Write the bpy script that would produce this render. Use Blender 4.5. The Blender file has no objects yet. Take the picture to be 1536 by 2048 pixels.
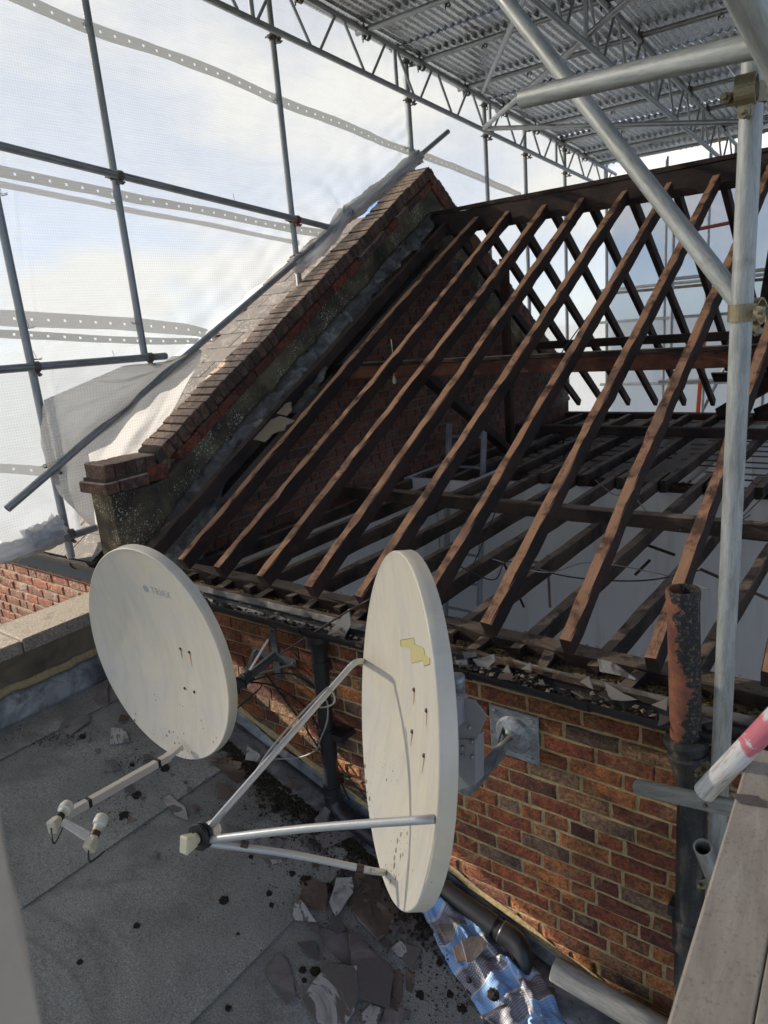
import bpy, bmesh, math, random
from mathutils import Vector, Matrix, noise
V = Vector
rnd = random.Random(7)
scene = bpy.context.scene
COL = scene.collection

# ------------------------------------------------------------------ camera
cam_d = bpy.data.cameras.new('camera'); cam = bpy.data.objects.new('camera', cam_d); COL.objects.link(cam)
RGT = V((0.79903341, 0.59588, -0.08312)); 
cam_d.sensor_fit = 'HORIZONTAL'; cam_d.sensor_width = 24.0; cam_d.lens = 1420.0/1536*24
cam_d.clip_start = 0.03; cam_d.clip_end = 2000
FPX = 1420.0
def _n(v): return v.normalized()
_zd = V((1219-768, 6249-1024, FPX)); _yv = V((1880-768, 539-1024, FPX))
_z = -_n(_zd); _y = _n(_yv); _y = _n(_y-_z*(_y.dot(_z))); _x = _y.cross(_z)
RW = Matrix((_x, _y, _z))            # image axes (right, down, forward) -> world
cam.matrix_world = Matrix((
    (RW[0][0], -RW[0][1], -RW[0][2], 0), (RW[1][0], -RW[1][1], -RW[1][2], 0),
    (RW[2][0], -RW[2][1], -RW[2][2], 0), (0, 0, 0, 1)))
cam_d.dof.use_dof = True; cam_d.dof.focus_distance = 2.8; cam_d.dof.aperture_fstop = 6.5
scene.camera = cam

# ------------------------------------------------------------------ sky and sun
SUN_DIR = V((-0.88, -0.27, 0.40)).normalized()      # towards the sun
sun_el = math.asin(SUN_DIR.z); sun_az = math.atan2(SUN_DIR.x, SUN_DIR.y)
world = bpy.data.worlds.new('World'); scene.world = world; world.use_nodes = True
wn = world.node_tree.nodes; wl = world.node_tree.links; wn.clear()
wo = wn.new('ShaderNodeOutputWorld'); bg = wn.new('ShaderNodeBackground'); bg.inputs['Strength'].default_value = 0.115
sky = wn.new('ShaderNodeTexSky'); sky.sky_type = 'NISHITA'; sky.sun_disc = False
sky.sun_elevation = sun_el; sky.sun_rotation = sun_az; sky.air_density = 0.5; sky.ozone_density = 5.0; sky.dust_density = 0.0
tc = wn.new('ShaderNodeTexCoord'); mp = wn.new('ShaderNodeMapping'); mp.inputs['Scale'].default_value = (1, 1, 2.6); mp.inputs['Location'].default_value = (1.3, 0.4, 0)
cn = wn.new('ShaderNodeTexNoise'); cn.inputs['Scale'].default_value = 2.6; cn.inputs['Detail'].default_value = 8; cn.inputs['Roughness'].default_value = 0.55
cr = wn.new('ShaderNodeValToRGB'); cr.color_ramp.elements[0].position = 0.45; cr.color_ramp.elements[1].position = 0.60
cm = wn.new('ShaderNodeMix'); cm.data_type = 'RGBA'
cm.inputs['B'].default_value = (5.6, 5.3, 4.8, 1)
wl.new(tc.outputs['Generated'], mp.inputs['Vector']); wl.new(mp.outputs[0], cn.inputs['Vector']); wl.new(cn.outputs['Fac'], cr.inputs['Fac'])
wl.new(cr.outputs['Color'], cm.inputs['Factor']); wl.new(sky.outputs[0], cm.inputs['A'])
wl.new(cm.outputs['Result'], bg.inputs['Color']); wl.new(bg.outputs[0], wo.inputs[0])
sl = bpy.data.lights.new('sun', 'SUN'); sl.energy = 4.7; sl.angle = math.radians(0.6); sl.color = (1.0, 0.90, 0.76)
so = bpy.data.objects.new('sun', sl); COL.objects.link(so); so.rotation_euler = (-SUN_DIR).to_track_quat('-Z', 'Y').to_euler()
so.location = SUN_DIR*40
scene.view_settings.view_transform = 'Standard'; scene.view_settings.look = 'None'
scene.view_settings.exposure = 1.08; scene.view_settings.gamma = 1.0; scene.view_settings.use_curve_mapping = False

scene.render.engine = 'CYCLES'
cy = scene.cycles; cy.max_bounces = 7; cy.diffuse_bounces = 4; cy.glossy_bounces = 2; cy.transmission_bounces = 4; cy.transparent_max_bounces = 8
cy.caustics_reflective = False; cy.caustics_refractive = False; cy.use_adaptive_sampling = True; cy.adaptive_threshold = 0.02

# ------------------------------------------------------------------ helpers: sight lines onto real planes
def ray(px, py): return RW @ V((px-768, py-1024, FPX))
def onX(px, py, X): r = ray(px, py); return r*(X/r.x)
def onY(px, py, Y): r = ray(px, py); return r*(Y/r.y)
def onZ(px, py, Z): r = ray(px, py); return r*(Z/r.z)
def atd(px, py, d): return ray(px, py)/FPX*d
RS = 0.33
def roofz(x): return -2.2 - RS*(x+3.06)
def onroof(px, py, h=0.0):
    r = ray(px, py); s = (-2.2-RS*3.06+h)/(r.z+RS*r.x); return r*s

WM = {}
def put(o, M, parent=None):
    WM[o.name] = M.copy()
    COL.objects.link(o)
    if parent is not None:
        o.parent = parent; o.matrix_basis = WM[parent.name].inverted() @ M
    else: o.matrix_basis = M
    return o
def thing(name, label, cat, loc=(0, 0, 0), group=None):
    o = bpy.data.objects.new(name, None); o.empty_display_size = 0.1
    put(o, Matrix.Translation(V(loc))); o['label'] = label; o['category'] = cat
    if group: o['group'] = group
    return o
def tag(o, label=None, cat=None, group=None, kind=None):
    if label: o['label'] = label
    if cat: o['category'] = cat
    if group: o['group'] = group
    if kind: o['kind'] = kind
    return o
def mk(name, mesh, mat=None, parent=None, M=None):
    o = bpy.data.objects.new(name, mesh)
    if mat is not None and not mesh.materials: mesh.materials.append(mat)
    elif mat is not None and mesh.materials[0] != mat:
        o_m = mesh.copy(); o_m.materials[0] = mat; o.data = o_m
    return put(o, M if M is not None else Matrix.Identity(4), parent)
def pyd(verts, faces, smooth=False, name='m'):
    me = bpy.data.meshes.new(name); me.from_pydata([tuple(v) for v in verts], [], faces); me.update()
    if smooth:
        me.polygons.foreach_set('use_smooth', [True]*len(me.polygons))
    return me
def frame(p0, xdir, zhint=V((0, 0, 1))):
    x = V(xdir).normalized(); z = V(zhint) - x*V(zhint).dot(x)
    if z.length < 1e-4: z = V((0, 1, 0)) - x*x.y
    z.normalize(); y = z.cross(x)
    return Matrix(((x.x, y.x, z.x, p0[0]), (x.y, y.y, z.y, p0[1]), (x.z, y.z, z.z, p0[2]), (0, 0, 0, 1)))
def T(x, y, z): return Matrix.Translation(V((x, y, z)))

def box_mesh(x0, x1, y0, y1, z0, z1, bev=0.0, jit=0.0, rg=rnd, seg=0):
    """bevelled, slightly uneven block"""
    bm = bmesh.new(); bmesh.ops.create_cube(bm, size=1)
    for v in bm.verts:
        v.co = V(((x0+x1)/2+v.co.x*(x1-x0), (y0+y1)/2+v.co.y*(y1-y0), (z0+z1)/2+v.co.z*(z1-z0)))
    if jit:
        for v in bm.verts: v.co += V((rg.uniform(-jit, jit), rg.uniform(-jit, jit), rg.uniform(-jit, jit)))
    if bev: bmesh.ops.bevel(bm, geom=bm.edges[:], offset=bev, segments=1, affect='EDGES', clamp_overlap=True)
    me = bpy.data.meshes.new('b'); bm.to_mesh(me); bm.free(); return me
def bx(name, lo, hi, mat, parent=None, bev=0.0, jit=0.0):
    c = V([(a+b)/2 for a, b in zip(lo, hi)]); h = [(b-a)/2 for a, b in zip(lo, hi)]
    return mk(name, box_mesh(-h[0], h[0], -h[1], h[1], -h[2], h[2], bev, jit), mat, parent, T(*c))

def beam_mesh(L, w, h, segs=10, jit=0.003, bow=0.0, rg=rnd, worn=0.0):
    vs = []; fs = []
    k = 8; c = min(w, h)*0.10
    ring = [(-w/2+c, -h/2), (w/2-c, -h/2), (w/2, -h/2+c), (w/2, h/2-c), (w/2-c, h/2), (-w/2+c, h/2), (-w/2, h/2-c), (-w/2, -h/2+c)]
    ph = rg.uniform(0, 6)
    for i in range(segs+1):
        t = i/segs; x = L*t
        b = bow*math.sin(math.pi*t)
        dy = 0.5*bow*math.sin(math.pi*2*t+ph)
        for j, (a, q) in enumerate(ring):
            g = worn*max(0, noise.noise(V((x*9+ph*7, j*1.7, ph)))+.5*noise.noise(V((x*31, j*1.7, ph))))
            f = 1-g
            vs.append((x, a*f+dy+rg.uniform(-jit, jit), q*f+b+rg.uniform(-jit, jit)))
    for i in range(segs):
        for j in range(k):
            a = i*k+j; b_ = i*k+(j+1) % k; fs.append((a, b_, b_+k, a+k))
    fs.append(tuple(range(k))[::-1]); fs.append(tuple(segs*k+j for j in range(k)))
    return pyd(vs, fs)
def beam(name, p0, p1, w, h, mat, parent=None, up=V((0, 0, 1)), segs=10, jit=0.003, bow=0.0, worn=0.0):
    p0 = V(p0); p1 = V(p1)
    return mk(name, beam_mesh((p1-p0).length, w, h, segs, jit, bow, worn=worn), mat, parent, frame(p0, p1-p0, up))

TUBE_CACHE = {}
def tube_mesh(L, r, n=20, hollow=0.0042):
    key = (round(L, 3), r, n, hollow)
    if key in TUBE_CACHE: return TUBE_CACHE[key]
    vs = []; fs = []
    def ring(x, rr):
        b = len(vs)
        for j in range(n):
            a = 2*math.pi*j/n; vs.append((x, rr*math.cos(a), rr*math.sin(a)))
        return b
    e = r*0.05
    prof = [(0, r-hollow, ), (0, r-e), (e, r), (L-e, r), (L, r-e), (L, r-hollow)] if hollow else [(0, r-e), (e, r), (L-e, r), (L, r-e)]
    if hollow:
        d = min(0.15, L*0.45)
        prof = [(d, r-hollow)]+prof+[(L-d, r-hollow)]
    rs = [ring(*p) for p in prof]
    for a, b in zip(rs[:-1], rs[1:]):
        for j in range(n):
            fs.append((a+j, a+(j+1) % n, b+(j+1) % n, b+j))
    fs.append(tuple(rs[0]+j for j in range(n))); fs.append(tuple(rs[-1]+j for j in range(n))[::-1])
    fs = [f[::-1] for f in fs]
    me = pyd(vs, fs, True); 
    try: me.set_sharp_from_angle(angle=math.radians(35))
    except Exception: pass
    TUBE_CACHE[key] = me; return me
def tube(name, p0, p1, r, mat, parent=None, n=20, hollow=0.0042):
    p0 = V(p0); p1 = V(p1)
    return mk(name, tube_mesh((p1-p0).length, r, n, hollow), mat, parent, frame(p0, p1-p0, V((0.01, 0.02, 1))))

def sweep(pts, r, n=8, closed_ends=True, rfun=None):
    pts = [V(p) for p in pts]; vs = []; fs = []
    prev = None
    for i, p in enumerate(pts):
        d = (pts[min(i+1, len(pts)-1)]-pts[max(i-1, 0)]).normalized()
        if prev is None:
            u = d.cross(V((0.13, 0.27, 1))).normalized()
        else:
            u = (prev - d*prev.dot(d)).normalized()
        prev = u; w = d.cross(u)
        rr = rfun(i/(len(pts)-1)) if rfun else r
        for j in range(n):
            a = 2*math.pi*j/n
            vs.append(p + (u*math.cos(a)+w*math.sin(a))*rr)
    for i in range(len(pts)-1):
        for j in range(n):
            a = i*n+j; b = i*n+(j+1) % n; fs.append((a, b, b+n, a+n))
    if closed_ends: fs.append(tuple(range(n))[::-1]); fs.append(tuple((len(pts)-1)*n+j for j in range(n)))
    return vs, fs
def spline(pts, k=6):
    pts = [V(p) for p in pts]; out = []
    for i in range(len(pts)-1):
        p0 = pts[max(i-1, 0)]; p1 = pts[i]; p2 = pts[i+1]; p3 = pts[min(i+2, len(pts)-1)]
        for s in range(k):
            t = s/k
            out.append(0.5*((2*p1)+(-p0+p2)*t+(2*p0-5*p1+4*p2-p3)*t*t+(-p0+3*p1-3*p2+p3)*t**3))
    out.append(pts[-1]); return out
def cable(name, pts, r, mat, parent=None, n=6, k=6, o=None):
    """origin at the first point"""
    P = spline(pts, k); b = P[0].copy()
    vs, fs = sweep([p-b for p in P], r, n)
    return mk(name, pyd(vs, fs, True), mat, parent, T(*b))
def lathe(prof, n=24, smooth=True, ang=30):
    """profile (x along axis, radius)"""
    vs = []; fs = []
    for x, r in prof:
        for j in range(n):
            a = 2*math.pi*j/n; vs.append((x, r*math.cos(a), r*math.sin(a)))
    for i in range(len(prof)-1):
        for j in range(n):
            a = i*n+j; b = i*n+(j+1) % n; fs.append((a, a+n, b+n, b))
    fs.append(tuple(range(n))); fs.append(tuple((len(prof)-1)*n+j for j in range(n))[::-1])
    me = pyd(vs, fs, smooth)
    try: me.set_sharp_from_angle(angle=math.radians(ang))
    except Exception: pass
    return me
def join_boxes(name, boxes, mat, parent=None, jit=0.0):
    """boxes: (center, size, Matrix3 or None) joined to one mesh"""
    vs = []; fs = []
    for c, s, R in boxes:
        b = len(vs)
        for i in range(8):
            v = V(((i & 1)-.5, ((i >> 1) & 1)-.5, ((i >> 2) & 1)-.5)); v = V((v.x*s[0], v.y*s[1], v.z*s[2]))
            if R is not None: v = R @ v
            vs.append(V(c)+v+V((rnd.uniform(-jit, jit), rnd.uniform(-jit, jit), rnd.uniform(-jit, jit))))
        for f in ((0, 2, 3, 1), (4, 5, 7, 6), (0, 1, 5, 4), (2, 6, 7, 3), (0, 4, 6, 2), (1, 3, 7, 5)): fs.append(tuple(b+k for k in f))
    return mk(name, pyd(vs, fs), mat, parent)

# ------------------------------------------------------------------ materials
class NT:
    def __init__(s, name):
        s.m = bpy.data.materials.new(name); s.m.use_nodes = True; s.t = s.m.node_tree; s.t.nodes.clear()
        s.out = s.t.nodes.new('ShaderNodeOutputMaterial'); s.p = s.t.nodes.new('ShaderNodeBsdfPrincipled')
        s.t.links.new(s.p.outputs[0], s.out.inputs[0])
        s._tc = None
    def n(s, typ, **kw):
        nd = s.t.nodes.new(typ)
        for k, v in kw.items(): setattr(nd, k, v)
        return nd
    def l(s, a, b): s.t.links.new(a, b)
    def coord(s, scale=(1, 1, 1), obj_random=True):
        tc = s.n('ShaderNodeTexCoord'); m = s.n('ShaderNodeMapping'); m.inputs['Scale'].default_value = scale
        s.l(tc.outputs['Object'], m.inputs['Vector'])
        if obj_random:
            oi = s.n('ShaderNodeObjectInfo'); mu = s.n('ShaderNodeMath', operation='MULTIPLY'); mu.inputs[1].default_value = 37.0
            s.l(oi.outputs['Random'], mu.inputs[0]); cx = s.n('ShaderNodeCombineXYZ')
            s.l(mu.outputs[0], cx.inputs[0]); s.l(mu.outputs[0], cx.inputs[1]); s.l(mu.outputs[0], cx.inputs[2]); s.l(cx.outputs[0], m.inputs['Location'])
        return m.outputs[0]
    def noise(s, co, scale, detail=5, rough=0.6, dist=0.0):
        t = s.n('ShaderNodeTexNoise'); t.inputs['Scale'].default_value = scale; t.inputs['Detail'].default_value = min(detail, 4)
        t.inputs['Roughness'].default_value = rough; t.inputs['Distortion'].default_value = dist; s.l(co, t.inputs['Vector']); return t.outputs['Fac']
    def vor(s, co, scale, feature='F1'):
        t = s.n('ShaderNodeTexVoronoi', feature=feature); t.inputs['Scale'].default_value = scale; s.l(co, t.inputs['Vector']); return t
    def ramp(s, fac, stops, interp='LINEAR'):
        r = s.n('ShaderNodeValToRGB'); e = r.color_ramp.elements; r.color_ramp.interpolation = interp
        while len(e) > 1: e.remove(e[-1])
        e[0].position = stops[0][0]; e[0].color = col(stops[0][1])
        for p, c in stops[1:]:
            q = e.new(p); q.color = col(c)
        s.l(fac, r.inputs['Fac']); return r.outputs['Color']
    def mix(s, fac, a, b, blend='MIX'):
        m = s.n('ShaderNodeMix', data_type='RGBA', blend_type=blend)
        for sock, val in ((m.inputs['Factor'], fac), (m.inputs['A'], a), (m.inputs['B'], b)):
            if hasattr(val, 'is_output'): s.l(val, sock)
            else: sock.default_value = val if not isinstance(val, tuple) else col(val)
        return m.outputs['Result']
    def math(s, op, a, b=None):
        m = s.n('ShaderNodeMath', operation=op)
        for i, val in enumerate((a, b)):
            if val is None: continue
            if hasattr(val, 'is_output'): s.l(val, m.inputs[i])
            else: m.inputs[i].default_value = val
        return m.outputs[0]
    def bump(s, h, strength=0.3, dist=0.005):
        b = s.n('ShaderNodeBump'); b.inputs['Strength'].default_value = strength; b.inputs['Distance'].default_value = dist
        s.l(h, b.inputs['Height']); s.l(b.outputs[0], s.p.inputs['Normal']); return b
    def base(s, c): 
        if hasattr(c, 'is_output'): s.l(c, s.p.inputs['Base Color'])
        else: s.p.inputs['Base Color'].default_value = col(c)
    def set(s, rough=None, metal=None, spec=None):
        if rough is not None:
            if hasattr(rough, 'is_output'): s.l(rough, s.p.inputs['Roughness'])
            else: s.p.inputs['Roughness'].default_value = rough
        if metal is not None: s.p.inputs['Metallic'].default_value = metal
        if spec is not None: s.p.inputs['Specular IOR Level'].default_value = spec
        return s.m
    def rand(s, island=False):
        if island: return s.n('ShaderNodeNewGeometry').outputs['Random Per Island']
        return s.n('ShaderNodeObjectInfo').outputs['Random']
def col(c):
    return (c[0], c[1], c[2], 1.0) if len(c) == 3 else c

MT = {}
def mat_brick(name, stops, island=False, mort=(0.36, 0.27, 0.14), pale=0.5, dark=0.5, top=None):
    m = NT(name); co = m.coord(); r = m.rand(island)
    wc = m.n('ShaderNodeNewGeometry').outputs['Position']
    base = m.ramp(r, stops)
    n1 = m.noise(co, 11, 7, 0.7, 0.5); n2 = m.noise(co, 75, 5, 0.75); n3 = m.noise(co, 6.5, 7, 0.75, 0.8); n4 = m.noise(co, 28, 6, 0.7, 0.4)
    wn_ = m.noise(wc, 1.3, 5, 0.65); wf = m.noise(wc, 5.5, 5, 0.7, 0.6)
    c = m.mix(m.ramp(n4, [(0.44, (0, 0, 0)), (0.66, (0.55, 0.55, 0.55))]), base, (0.11, 0.045, 0.030))
    c = m.mix(m.ramp(n1, [(0.46, (0, 0, 0)), (0.60, (dark, dark, dark))]), c, (0.030, 0.021, 0.019))
    c = m.mix(m.ramp(wf, [(0.56, (0, 0, 0)), (0.72, (dark*0.7,)*3)]), c, (0.035, 0.024, 0.020))
    c = m.mix(m.ramp(n3, [(0.55, (0, 0, 0)), (0.64, (pale, pale, pale))]), c, mort)
    c = m.mix(m.math('MULTIPLY', m.ramp(n2, [(0.40, (1, 1, 1)), (0.55, (0, 0, 0))]), 0.6), c, (0.025, 0.014, 0.012))
    c = m.mix(m.math('MULTIPLY', m.ramp(n2, [(0.62, (0, 0, 0)), (0.72, (1, 1, 1))]), 0.35*pale), c, (0.48, 0.40, 0.30))
    c = m.mix(m.ramp(wn_, [(0.35, (0, 0, 0)), (0.75, (0.22, 0.22, 0.22))]), c, (0.07, 0.045, 0.030))
    if top:  # sunlit top painted into the colour of upward faces
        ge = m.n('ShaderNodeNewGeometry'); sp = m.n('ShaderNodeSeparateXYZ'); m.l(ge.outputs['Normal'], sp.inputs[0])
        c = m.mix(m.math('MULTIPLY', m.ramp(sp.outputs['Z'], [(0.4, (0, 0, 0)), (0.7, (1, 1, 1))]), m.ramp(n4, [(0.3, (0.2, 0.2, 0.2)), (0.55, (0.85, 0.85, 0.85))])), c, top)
    m.base(c); m.bump(m.math('ADD', m.math('ADD', n2, n4), m.math('MULTIPLY', n1, 2.0)), 1.0, 0.008)
    return m.set(0.85)
main_stops = [(0.0, (0.34, 0.085, 0.035)), (0.16, (0.48, 0.135, 0.045)), (0.3, (0.17, 0.050, 0.034)), (0.42, (0.66, 0.25, 0.070)),
              (0.55, (0.40, 0.105, 0.042)), (0.68, (0.22, 0.070, 0.045)), (0.8, (0.58, 0.19, 0.060)), (0.9, (0.46, 0.30, 0.17)), (1.0, (0.10, 0.055, 0.045))]
MT['brick'] = mat_brick('old_red_brick', main_stops)
MT['brick_island'] = mat_brick('old_red_brick_joined', main_stops, True)
nb_stops = [(0.0, (0.40, 0.12, 0.06)), (0.25, (0.50, 0.15, 0.07)), (0.5, (0.33, 0.12, 0.08)), (0.75, (0.52, 0.20, 0.10)), (1.0, (0.40, 0.22, 0.16))]
MT['brick_nb'] = mat_brick('bright_red_brick', nb_stops, mort=(0.50, 0.44, 0.32), pale=0.7, dark=0.25)
MT['brick_nb_island'] = mat_brick('bright_red_brick_joined', nb_stops, True, mort=(0.50, 0.44, 0.32), pale=0.7, dark=0.25)
gb_stops = [(0.0, (0.25, 0.095, 0.062)), (0.3, (0.36, 0.14, 0.09)), (0.55, (0.16, 0.075, 0.056)), (0.8, (0.42, 0.175, 0.11)), (1.0, (0.20, 0.115, 0.088))]
MT['brick_in'] = mat_brick('sooty_brick', gb_stops, mort=(0.16, 0.12, 0.09), pale=0.3, dark=0.4)
MT['brick_in_island'] = mat_brick('sooty_brick_joined', gb_stops, True, mort=(0.16, 0.12, 0.09), pale=0.3, dark=0.4)
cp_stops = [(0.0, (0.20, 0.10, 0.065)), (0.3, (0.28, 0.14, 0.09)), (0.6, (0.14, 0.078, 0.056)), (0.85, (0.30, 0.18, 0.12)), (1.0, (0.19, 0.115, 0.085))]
MT['brick_cope'] = mat_brick('weathered_coping_brick_lit_top', cp_stops, mort=(0.30, 0.26, 0.20), pale=0.35, dark=0.55, top=(0.66, 0.49, 0.36))
rd_stops = [(0.0, (0.42, 0.10, 0.04)), (0.5, (0.34, 0.085, 0.04)), (0.75, (0.14, 0.05, 0.035)), (1.0, (0.36, 0.09, 0.04))]
MT['brick_tile'] = mat_brick('red_creasing_brick', rd_stops, mort=(0.2, 0.16, 0.11), pale=0.3, dark=0.7)

def mat_mortar(name, c1, c2, bs=0.9):
    m = NT(name); co = m.coord(obj_random=False)
    n1 = m.noise(co, 3, 5, 0.6); n2 = m.noise(co, 70, 5, 0.7)
    m.base(m.mix(m.ramp(n2, [(0.3, (0.55, 0.55, 0.55)), (0.7, (0, 0, 0))]), m.mix(n1, c1, c2), (0.08, 0.06, 0.04)))
    m.bump(n2, bs, 0.006); return m.set(0.95)
MT['mortar'] = mat_mortar('sandy_mortar', (0.62, 0.48, 0.24), (0.44, 0.34, 0.17))
MT['mortar_nb'] = mat_mortar('pale_mortar', (0.50, 0.42, 0.26), (0.40, 0.36, 0.28))
MT['mortar_in'] = mat_mortar('sooty_mortar', (0.26, 0.205, 0.165), (0.17, 0.135, 0.11))
MT['mortar_cope'] = mat_mortar('dark_joint_mortar', (0.09, 0.07, 0.05), (0.05, 0.045, 0.035))

def mat_wood(name, a, b, dark, top=None, scale=1.0):
    m = NT(name); co = m.coord((0.9*scale, 14*scale, 14*scale)); co2 = m.coord((1, 1, 1))
    g = m.noise(co, 5, 6, 0.65, 0.4); g2 = m.noise(co2, 3.2, 5, 0.6); g3 = m.noise(co, 22, 3, 0.6)
    c = m.mix(g, a, b)
    c = m.mix(m.ramp(m.rand(), [(0.0, (0, 0, 0)), (1.0, (0.55, 0.55, 0.55))]), c, tuple(x*1.7 for x in a))
    c = m.mix(m.ramp(g2, [(0.42, (0.9, 0.9, 0.9)), (0.56, (0, 0, 0))]), c, dark)
    c = m.mix(m.ramp(g3, [(0.28, (0.8, 0.8, 0.8)), (0.42, (0, 0, 0))]), c, (dark[0]*0.4, dark[1]*0.4, dark[2]*0.4))
    if top:
        # paler faces that look up: some dust, plus top light painted in
        ge = m.n('ShaderNodeNewGeometry'); sp = m.n('ShaderNodeSeparateXYZ'); m.l(ge.outputs['Normal'], sp.inputs[0])
        up = m.ramp(sp.outputs['Z'], [(0.45, (0, 0, 0)), (0.8, (1, 1, 1))])
        d = m.math('MULTIPLY', up, m.ramp(m.noise(co2, 7, 6, 0.7), [(0.36, (0.15, 0.15, 0.15)), (0.5, (0.85, 0.85, 0.85))]))
        c = m.mix(d, c, top)
    sepo = m.vor(co2, 9.0); nail = m.ramp(sepo.outputs['Distance'], [(0.02, (1, 1, 1)), (0.045, (0, 0, 0))])
    c = m.mix(m.math('MULTIPLY', nail, 0.7), c, (0.02, 0.012, 0.01))
    m.base(c); m.bump(m.math('ADD', g, m.math('MULTIPLY', g3, 0.7)), 1.0, 0.010); return m.set(0.8)
MT['wood'] = mat_wood('old_brown_rafter_timber', (0.032, 0.013, 0.008), (0.080, 0.031, 0.017), (0.016, 0.008, 0.005), (0.54, 0.29, 0.16))  # last colour paints the rafter tops as lit
MT['wood_grey'] = mat_wood('dusty_grey_brown_joist_timber', (0.055, 0.034, 0.024), (0.115, 0.072, 0.050), (0.024, 0.016, 0.012), (0.34, 0.26, 0.195))
MT['wood_red'] = mat_wood('reddish_purlin_timber', (0.18, 0.065, 0.035), (0.26, 0.10, 0.055), (0.08, 0.03, 0.02), (0.27, 0.21, 0.17))
MT['wood_dark'] = mat_wood('dark_stained_timber', (0.045, 0.026, 0.018), (0.075, 0.043, 0.03), (0.022, 0.014, 0.011), (0.10, 0.07, 0.05))
MT['lath'] = mat_wood('pale_lath', (0.20, 0.15, 0.10), (0.30, 0.24, 0.16), (0.12, 0.09, 0.06), None)
MT['wood_rot'] = mat_wood('rotten_eaves_board', (0.14, 0.075, 0.042), (0.25, 0.14, 0.08), (0.045, 0.028, 0.02), (0.24, 0.15, 0.095), 1.4)

def mat_galv(name, c, rough=0.42, metal=0.65, streak=0.5, rust=0.0, spangle=0.0):
    m = NT(name); co = m.coord((1.2, 9, 9)); co2 = m.coord((1, 1, 1))
    s = m.noise(co, 6, 6, 0.7); f = m.noise(co2, 40, 4, 0.7); big = m.noise(co2, 5, 4, 0.6)
    lo = tuple(x*0.62 for x in c); hi = tuple(min(1, x*1.25) for x in c)
    b = m.ramp(s, [(0.35, lo), (0.52, c), (0.68, hi)])
    b = m.mix(m.math('MULTIPLY', m.ramp(f, [(0.55, (0, 0, 0)), (0.75, (1, 1, 1))]), 0.35), b, lo)
    b = m.mix(m.ramp(big, [(0.4, (0, 0, 0)), (0.75, (0.45, 0.45, 0.45))]), b, hi)
    fine = m.noise(m.coord((3, 30, 30)), 9, 6, 0.75); b = m.mix(m.math('MULTIPLY', m.ramp(fine, [(0.45, (0, 0, 0)), (0.62, (1, 1, 1))]), 0.5), b, lo)
    if rust: b = m.mix(m.ramp(big, [(0.62, (0, 0, 0)), (0.72, (rust, rust, rust))]), b, (0.16, 0.07, 0.04))
    if spangle:
        vv = m.vor(co2, 70); sv = m.n('ShaderNodeSeparateColor'); m.l(vv.outputs['Color'], sv.inputs[0]); b = m.mix(spangle, b, m.ramp(sv.outputs[0], [(0, (.1, .1, .1)), (1, (.9, .9, .9))]), 'SOFT_LIGHT')
    m.base(b); m.bump(m.math('ADD', s, f), 0.25, 0.002)
    m.set(m.ramp(s, [(0.3, (rough-0.1,)*3), (0.7, (rough+0.18,)*3)]), metal); return m.m
MT['galv_near'] = mat_galv('weathered_galvanised_tube', (0.40, 0.41, 0.385), 0.5, 0.3, rust=0.35)
MT['galv'] = mat_galv('grey_galvanised_scaffold_tube', (0.30, 0.31, 0.31), 0.45, 0.45)
MT['alu'] = mat_galv('alloy_lattice_beam', (0.42, 0.43, 0.44), 0.42, 0.6)
MT['galv_bracket'] = mat_galv('galvanised_bracket', (0.36, 0.39, 0.41), 0.45, 0.5, spangle=0.35)
MT['tin'] = mat_galv('corrugated_steel', (0.62, 0.625, 0.63), 0.28, 0.88, rust=0.7, spangle=0.15)
MT['whitetube'] = mat_galv('white_painted_tube', (0.66, 0.64, 0.60), 0.6, 0.0)
def m_wt():
    m = NT('white_tube_with_worn_red_band'); co = m.coord(obj_random=False); cs = m.coord((1.2, 12, 12), False)
    a = m.noise(cs, 8, 6, 0.7); b = m.noise(co, 22, 5, 0.7, 0.5); c2 = m.noise(m.coord((2, 16, 16), False), 14, 5, 0.75)
    sx = m.n('ShaderNodeSeparateXYZ'); m.l(co, sx.inputs[0])
    c = m.ramp(a, [(0.35, (0.40, 0.38, 0.35)), (0.5, (0.66, 0.65, 0.62)), (0.7, (0.78, 0.77, 0.75))])
    c = m.mix(m.ramp(c2, [(0.34, (0.8, 0.8, 0.8)), (0.42, (0, 0, 0))]), c, (0.28, 0.27, 0.26))
    d = m.math('ABSOLUTE', m.math('SUBTRACT', sx.outputs['X'], 0.235)); k = m.math('ADD', m.math('MULTIPLY', d, -9.0), m.math('MULTIPLY', b, 1.4))
    c = m.mix(m.ramp(k, [(0.22, (0, 0, 0)), (0.34, (0.9, 0.9, 0.9))]), c, (0.62, 0.13, 0.17))
    m.base(c); m.bump(c2, 0.4, 0.002); return m.set(0.6)
MT['whitetube'] = m_wt()
MT['gunmetal'] = mat_galv('dull_steel_tube', (0.13, 0.14, 0.15), 0.4, 0.5)

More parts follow.
